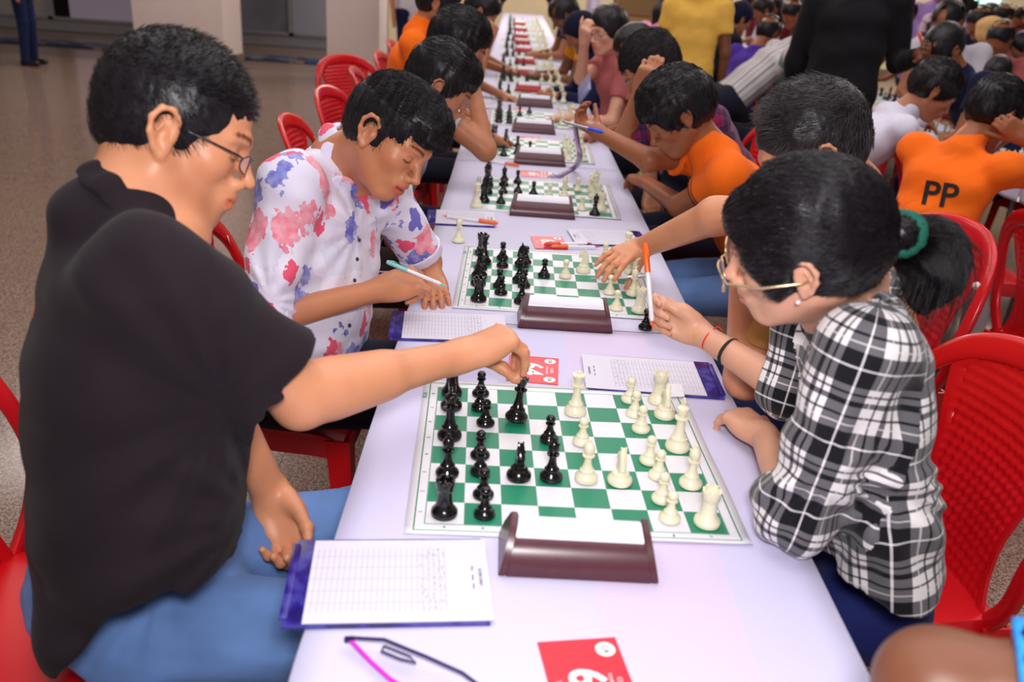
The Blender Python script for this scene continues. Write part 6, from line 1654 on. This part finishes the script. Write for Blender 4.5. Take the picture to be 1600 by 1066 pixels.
figure('boy in bright pink shirt partly behind the checked shirt man', atd(992, 80, 4.1), 185, 34, 0, .92, 'kid', M_pink, M_dark, lean=24, detail=True, wl=atz(945, 165, .80), h=.0085)
figure('young man with black glasses and dusty rose T-shirt, hand at forehead', atd(950, 50, 4.75), 214, 8, 0, .98, 'girl', M_rose, M_dark, lean=14, turn=-20, detail=True, glasses=BKF, wr=atd(913, 66, 4.60), h=.0075, eye_look=(1, 0, -.2), hd=dict(t=.017, amp=.003, top=(.02, .08, .06)))
figure('girl with dark navy head covering bending over the row', atd(906, 52, 5.6), 190, 35, 0, .95, 'kid', M_navy, M_navy, 'long', lean=28, hair='long', hmat=cloth('navy_hood_cloth', (16, 18, 42)), h=.011)
figure('boy with mustard scarf looking down at the far boards', atd(882, 24, 6.5), 186, 38, 0, 1.05, 'dark', M_mus, M_purp, lean=30, h=.011)
figure('player behind the mustard scarf at the far right side', atd(872, 4, 8.0), 184, 25, 0, 1.0, 'kid', M_navy, M_dark, lean=18)
# phone held up beside the pink shirt
o = box('phone', atd(913, 138, 4.15), (.012, .17, .085), simple('phone_back', (120, 124, 170), .2, .6), None, .004); o.rotation_euler = (.35, .5, .15); tag(o, 'grey blue phone held up at the table edge on the right', 'phone')
o.location.z += .0
# lettered card lying by the strip
t = empty('letter_card', atz(868, 272, .7497)[:], .1); tag(t, 'small white card with black letters LT beside red card 66', 'card'); box('card_sheet', (0, 0, .0006), (.07, .05, .001), M_cardw, t); text_mesh('letters', 'LT', .035, M_ink, t, (0, 0, .0013), (0, 0, PI), bold=.0012)

# standing people
figure('person in mustard yellow T-shirt standing with back to camera in the aisle', atd(1100, -42, 6.1), 70, 5, 0, 1.0, 'dark', M_yel, M_dark, lean=2, sit=False, h=.010)
r = figure('man in black suit standing with back to camera, writing', atd(1358, -62, 4.75), 62, 22, 0, 1.12, 'dark', M_blk, M_blk, 'long', lean=6, sit=False, wr=atd(1438, 84, 4.5), h=.009, width=1.05, hands='flat')
pen(atd(1443, 76, 4.45), atd(1436, 52, 4.45), M_penr, 'red pen in the raised hand of the man in black suit', .007, M_penr)
figure('standing person in blue jeans and brown shoes at the left rear, cropped', (-5.95, 10.2, 1.62), 0, 10, 0, 1.02, 'mid', M_navy, cloth('blue_denim_dark', (18, 30, 66)), lean=2, sit=False)
figure('standing person in dark trousers behind the second pillar, cropped', (-1.35, 10.1, 1.66), -60, 10, 0, 1.05, 'mid', M_wh, M_navy, lean=2, sit=False)
figure('standing person in pale lilac mottled top at the far end of the row', (.95, 13.2, 1.5), 180, 10, 0, 1.0, 'mid', polo('lilac_mottle', (190, 178, 200)), M_wh, 'long', lean=2, sit=False)
figure('standing person in lilac shirt behind the seated heads, centre right', (3.75, 11.0, 1.62), 250, 15, 0, 1.05, 'mid', M_lil, M_dark, 'long', lean=4, sit=False)
figure('standing person in purple shirt right of the black suit', (3.85, 7.9, 1.6), 240, 15, 0, 1.0, 'mid', M_lil, M_dark, 'short', lean=2, sit=False)
figure('standing woman in mottled cream and maroon top right of black suit', (3.45, 6.7, 1.52), 230, 15, 0, 1.0, 'mid', M_mot, M_mar, 'short', lean=4, sit=False, hair='long')

# the right-hand row, near side
figure('boy in white sweatshirt leaning over the right-hand table', atd(1458, 142, 3.85), -12, 32, 0, .98, 'mid', M_whitesw, M_navy, 'long', lean=38, detail=True, h=.0075, wr=atz(1492, 232, .80), wl=atz(1520, 200, .80), hd=dict(amp=.003, t=.017), width=1.1, drop=.0, strands_n=2000)
r = figure('boy in orange shirt with black letters PP on the back', atd(1553, 178, 3.15), 22, 25, 0, .96, 'kid', M_or, M_shorts, lean=22, detail=True, glasses=BKF, h=.006, wr=atd(1600, 215, 3.05), wl=atd(1590, 200, 3.35), hd=dict(amp=.003, t=.017), turn=12, strands_n=2200)
C7 = r[5]; decal(r[3], 'PP', .115, simple('black_print', (24, 18, 16), .8), C7 + A((-.06, -.03, -.17)), (math.cos(math.radians(62)), math.sin(math.radians(62)), -.1), (0, .1, 1))
figure('boy in dark green shirt seen from behind beside black suit', atd(1288, 98, 5.45), 10, 30, 0, .97, 'mid', M_grn, M_dark, lean=24, h=.009)
figure('man in white shirt with green stripes bending over table', atd(1272, 50, 5.9), 5, 45, 0, 1.05, 'kid', M_strp, M_dark, 'short', lean=46, h=.009, uv=True)
figure('small boy peeping between striped man and black suit', atd(1296, 62, 7.2), 200, 20, 0, .95, 'kid', M_mar, M_dark, lean=20)
figure('boy in purple jersey with yellow number in front of the cap', atd(1200, 52, 6.9), 40, 30, 0, 1.0, 'kid', M_purp, M_dark, lean=26)
figure('boy in navy cap and black shirt facing right', atd(1156, 30, 7.4), 10, 20, 0, 1.0, 'mid', M_blk, M_dark, lean=12, hmat=cloth('navy_cap_cloth', (18, 20, 48)))
figure('player with dark hair left of the lilac shirt, far group', atd(1192, 16, 9.0), 190, 25, 0, 1.0, 'kid', M_wh, M_dark, lean=18)
figure('player with fringe right below the lilac shirt, far group', atd(1238, 22, 8.2), 200, 30, 0, 1.0, 'kid', M_mar, M_dark, lean=20)
figure('girl with lilac scarf and long black hair left of yellow T-shirt', atd(1046, 16, 8.0), 30, 25, 0, 1.0, 'kid', M_pink, M_dark, 'short', lean=14, hair='long')
figure('player in black between lilac scarf and yellow T-shirt', atd(1060, 48, 6.75), 20, 30, 0, .92, 'dark', M_blk, M_dark, lean=20)
# far side of the right-hand row
figure('man in navy shirt with black hair bending towards camera side, right', atd(1474, 78, 4.75), 200, 40, 0, 1.05, 'kid', M_navy, M_navy, lean=40, turn=-10, h=.009)
figure('girl with tied black hair looking back at the camera', atd(1556, 120, 5.55), 232, 6, 0, .95, 'kid', M_mar, M_dark, lean=10, detail=True, h=.0058, eye_look=(1, .05, .05), hair='short', hd=dict(t=.014, lobes=[((-.09, 0, -.02), (.045, .05, .045))]))
figure('man with black hair and white shirt leaning forward, upper right', atd(1480, 36, 5.9), 215, 25, 0, 1.08, 'kid', M_wh, M_dark, lean=30, turn=30)
rr_ = random.Random(5)
far = [(1508, 18, 7.6, M_blk, 'boy with bushy hair under the lit window'), (1530, 36, 7.0, M_navy, 'player in navy shirt below the lit window'), (1562, 62, 6.4, M_rose, 'child in dusty pink shirt behind the girl'),
       (1545, 22, 10.9, M_mar, 'player in maroon just right of the bushy hair'), (1566, 26, 9.0, M_mar, 'player in red shirt against the grey wall'), (1590, 26, 11.6, M_mar, 'player at the far upper right edge'),
       (1597, 76, 7.3, polo('dark_plum', (44, 18, 40)), 'player in dark plum shirt at the right edge'), (1415, 22, 8.2, M_lil, 'player behind the shoulder of the black suit'), (1210, 8, 12.0, M_blk, 'distant head above the row of players'),
       (1250, 2, 9.9, M_navy, 'distant head near the pillar'), (1130, 6, 10.2, M_blk, 'distant dark head behind the yellow T-shirt'), (1170, 2, 11.4, M_mar, 'distant head left of the cream pillar')]
for i, (x, y, d, m, lb) in enumerate(far):
    figure(lb, atd(x, y, d), rr_.choice((185, 200, 215, 170)), rr_.uniform(15, 35), 0, .98, rr_.choice(('kid', 'dark')), m, M_dark, lean=18, hair=rr_.choice(('short', 'short', 'long')))
o = Fld(); q = A(atd(1549, 40, 6.6)); o.ell(q, (.105, .10, .055), None, .01); o.cone(q + A((0, 0, -.03)), q + A((0, 0, -.045)), .098, .098, .02); emit('cream_cap', o, .008, polo('cream_cap_cloth', (226, 178, 120)), None, None, 1); tag(bpy.data.objects['cream_cap'], 'round cream cap worn in the crowd below the lit window', 'cap')
# small things at the right
v, f = lathe_data([(.030, 0), (.034, .004), (.036, .14), (.040, .15), (.040, .158), (0, .158)], 20)
o = mesh('tumbler', v, f, None, None, sharp=40); o.location = (1.20, 1.62, .44); t = NT('lilac_cup'); s_ = t.n('ShaderNodeSeparateXYZ'); t.l(t.coord('Object'), s_.inputs[0]); t.col(t.mix(t.math('GREATER_THAN', s_.outputs[2], .085), lin((150, 120, 214)), lin((206, 200, 216)))); t.set(Roughness=.35); o.data.materials.append(t.m)
o.scale = (1.25, 1.25, 1.15); o.location = (1.05, 1.40, .45)
tag(o, 'white and violet tumbler on the red chair behind the ponytail', 'cup')
p = atz(1560, 560, 0)
o = box('blue_bag', (2.32, 2.25, .18), (.34, .22, .34), simple('dark_teal_bag', (8, 52, 84), .6, .3, .1, 20, .3), None, .05); tag(o, 'dark teal bag on the floor under the right-hand table', 'bag')

# near right corner: bare arm of a player in a blue-edged sleeve
def build_corner():
    P = person('person in black shirt with blue cuff at the bottom right, only the arm in view')
    E = A(atd(1462, 1076, .80)); S = A(atd(1740, 1100, .74)); W = A(atd(1560, 1330, .92)); f = Fld(); f.path([S, E, W], [.052, .043, .027], .03); f.ell(E, (.045, .045, .045), None, .03)
    H = S + A((.12, -.20, .24)); R = frame((-1, .1, -.3)); T = head_sdf(f, H, R, 1.0, None, False); C7 = H + A((.06, 0, -.15)); f.cone(T(-.03, 0, -.04), C7, .05, .055, .02); f.cone(C7, S, .05, .05, .04)
    h2, _ = hand_sdf(W, unit(W - E), A((-.5, 0, -.5)), 1, dict(i=(30, 30, 20), m=(30, 30, 20), r=(35, 30, 20), p=(35, 30, 20)), 1.0); f.grp(h2, .01)
    emit('body', f, .0055, SK['dark'], P); emit('hair', hair_cap(H, R, 1.0, .013, dict(amp=.002, freq=80)), .006, HB, P)
    g = Fld(); ax = unit(E - S); hem = A(atd(1590, 1045, .77)); q = S + ax * ((hem - S) @ ax)
    g.seg(C7 + A((.0, 0, -.04)), C7 + A((.05, 0, -.45)), .17, .09, .16, .11, (0, 1, 0), .03); s1 = Fld(); s1.cone(S - ax * .05, S + ax * .25, .070, .062, .01); s1.clip(q, ax); g.grp(s1, .03); g.disp(wrinkle(3, .004, 12)); emit('shirt', g, .008, M_blk, P, None, 1)
    c = Fld(); c.cone(q - ax * .016, q - ax * .002, .067, .066, 0); c.clip(q + ax * .001, ax); c.clip(q - ax * .014, -ax); emit('blue_cuff_band', c, .004, simple('bright_blue_rib', (40, 150, 236), .7), P, None, 1)
    c2 = Fld(); c2.cone(q - ax * .030, q - ax * .022, .068, .068, 0); c2.clip(q - ax * .022, ax); c2.clip(q - ax * .027, -ax); emit('blue_cuff_band', c2, .004, simple('bright_blue_rib', (40, 150, 236), .7), P, None, 1)
    j = Fld(); b0 = C7 + A((.06, 0, -.52)); b0[2] = .55; j.cone(b0, b0 + A((-.35, .05, 0)), .09, .07, .02); j.cone(b0 + A((0, -.18, 0)), b0 + A((-.35, -.13, 0)), .09, .07, .02); emit('trousers', j, .012, M_dark, P)
    chair(b0[0] + .0, b0[1] - .08, 180, 'red plastic chair of the near right player, outside the frame')
build_corner()
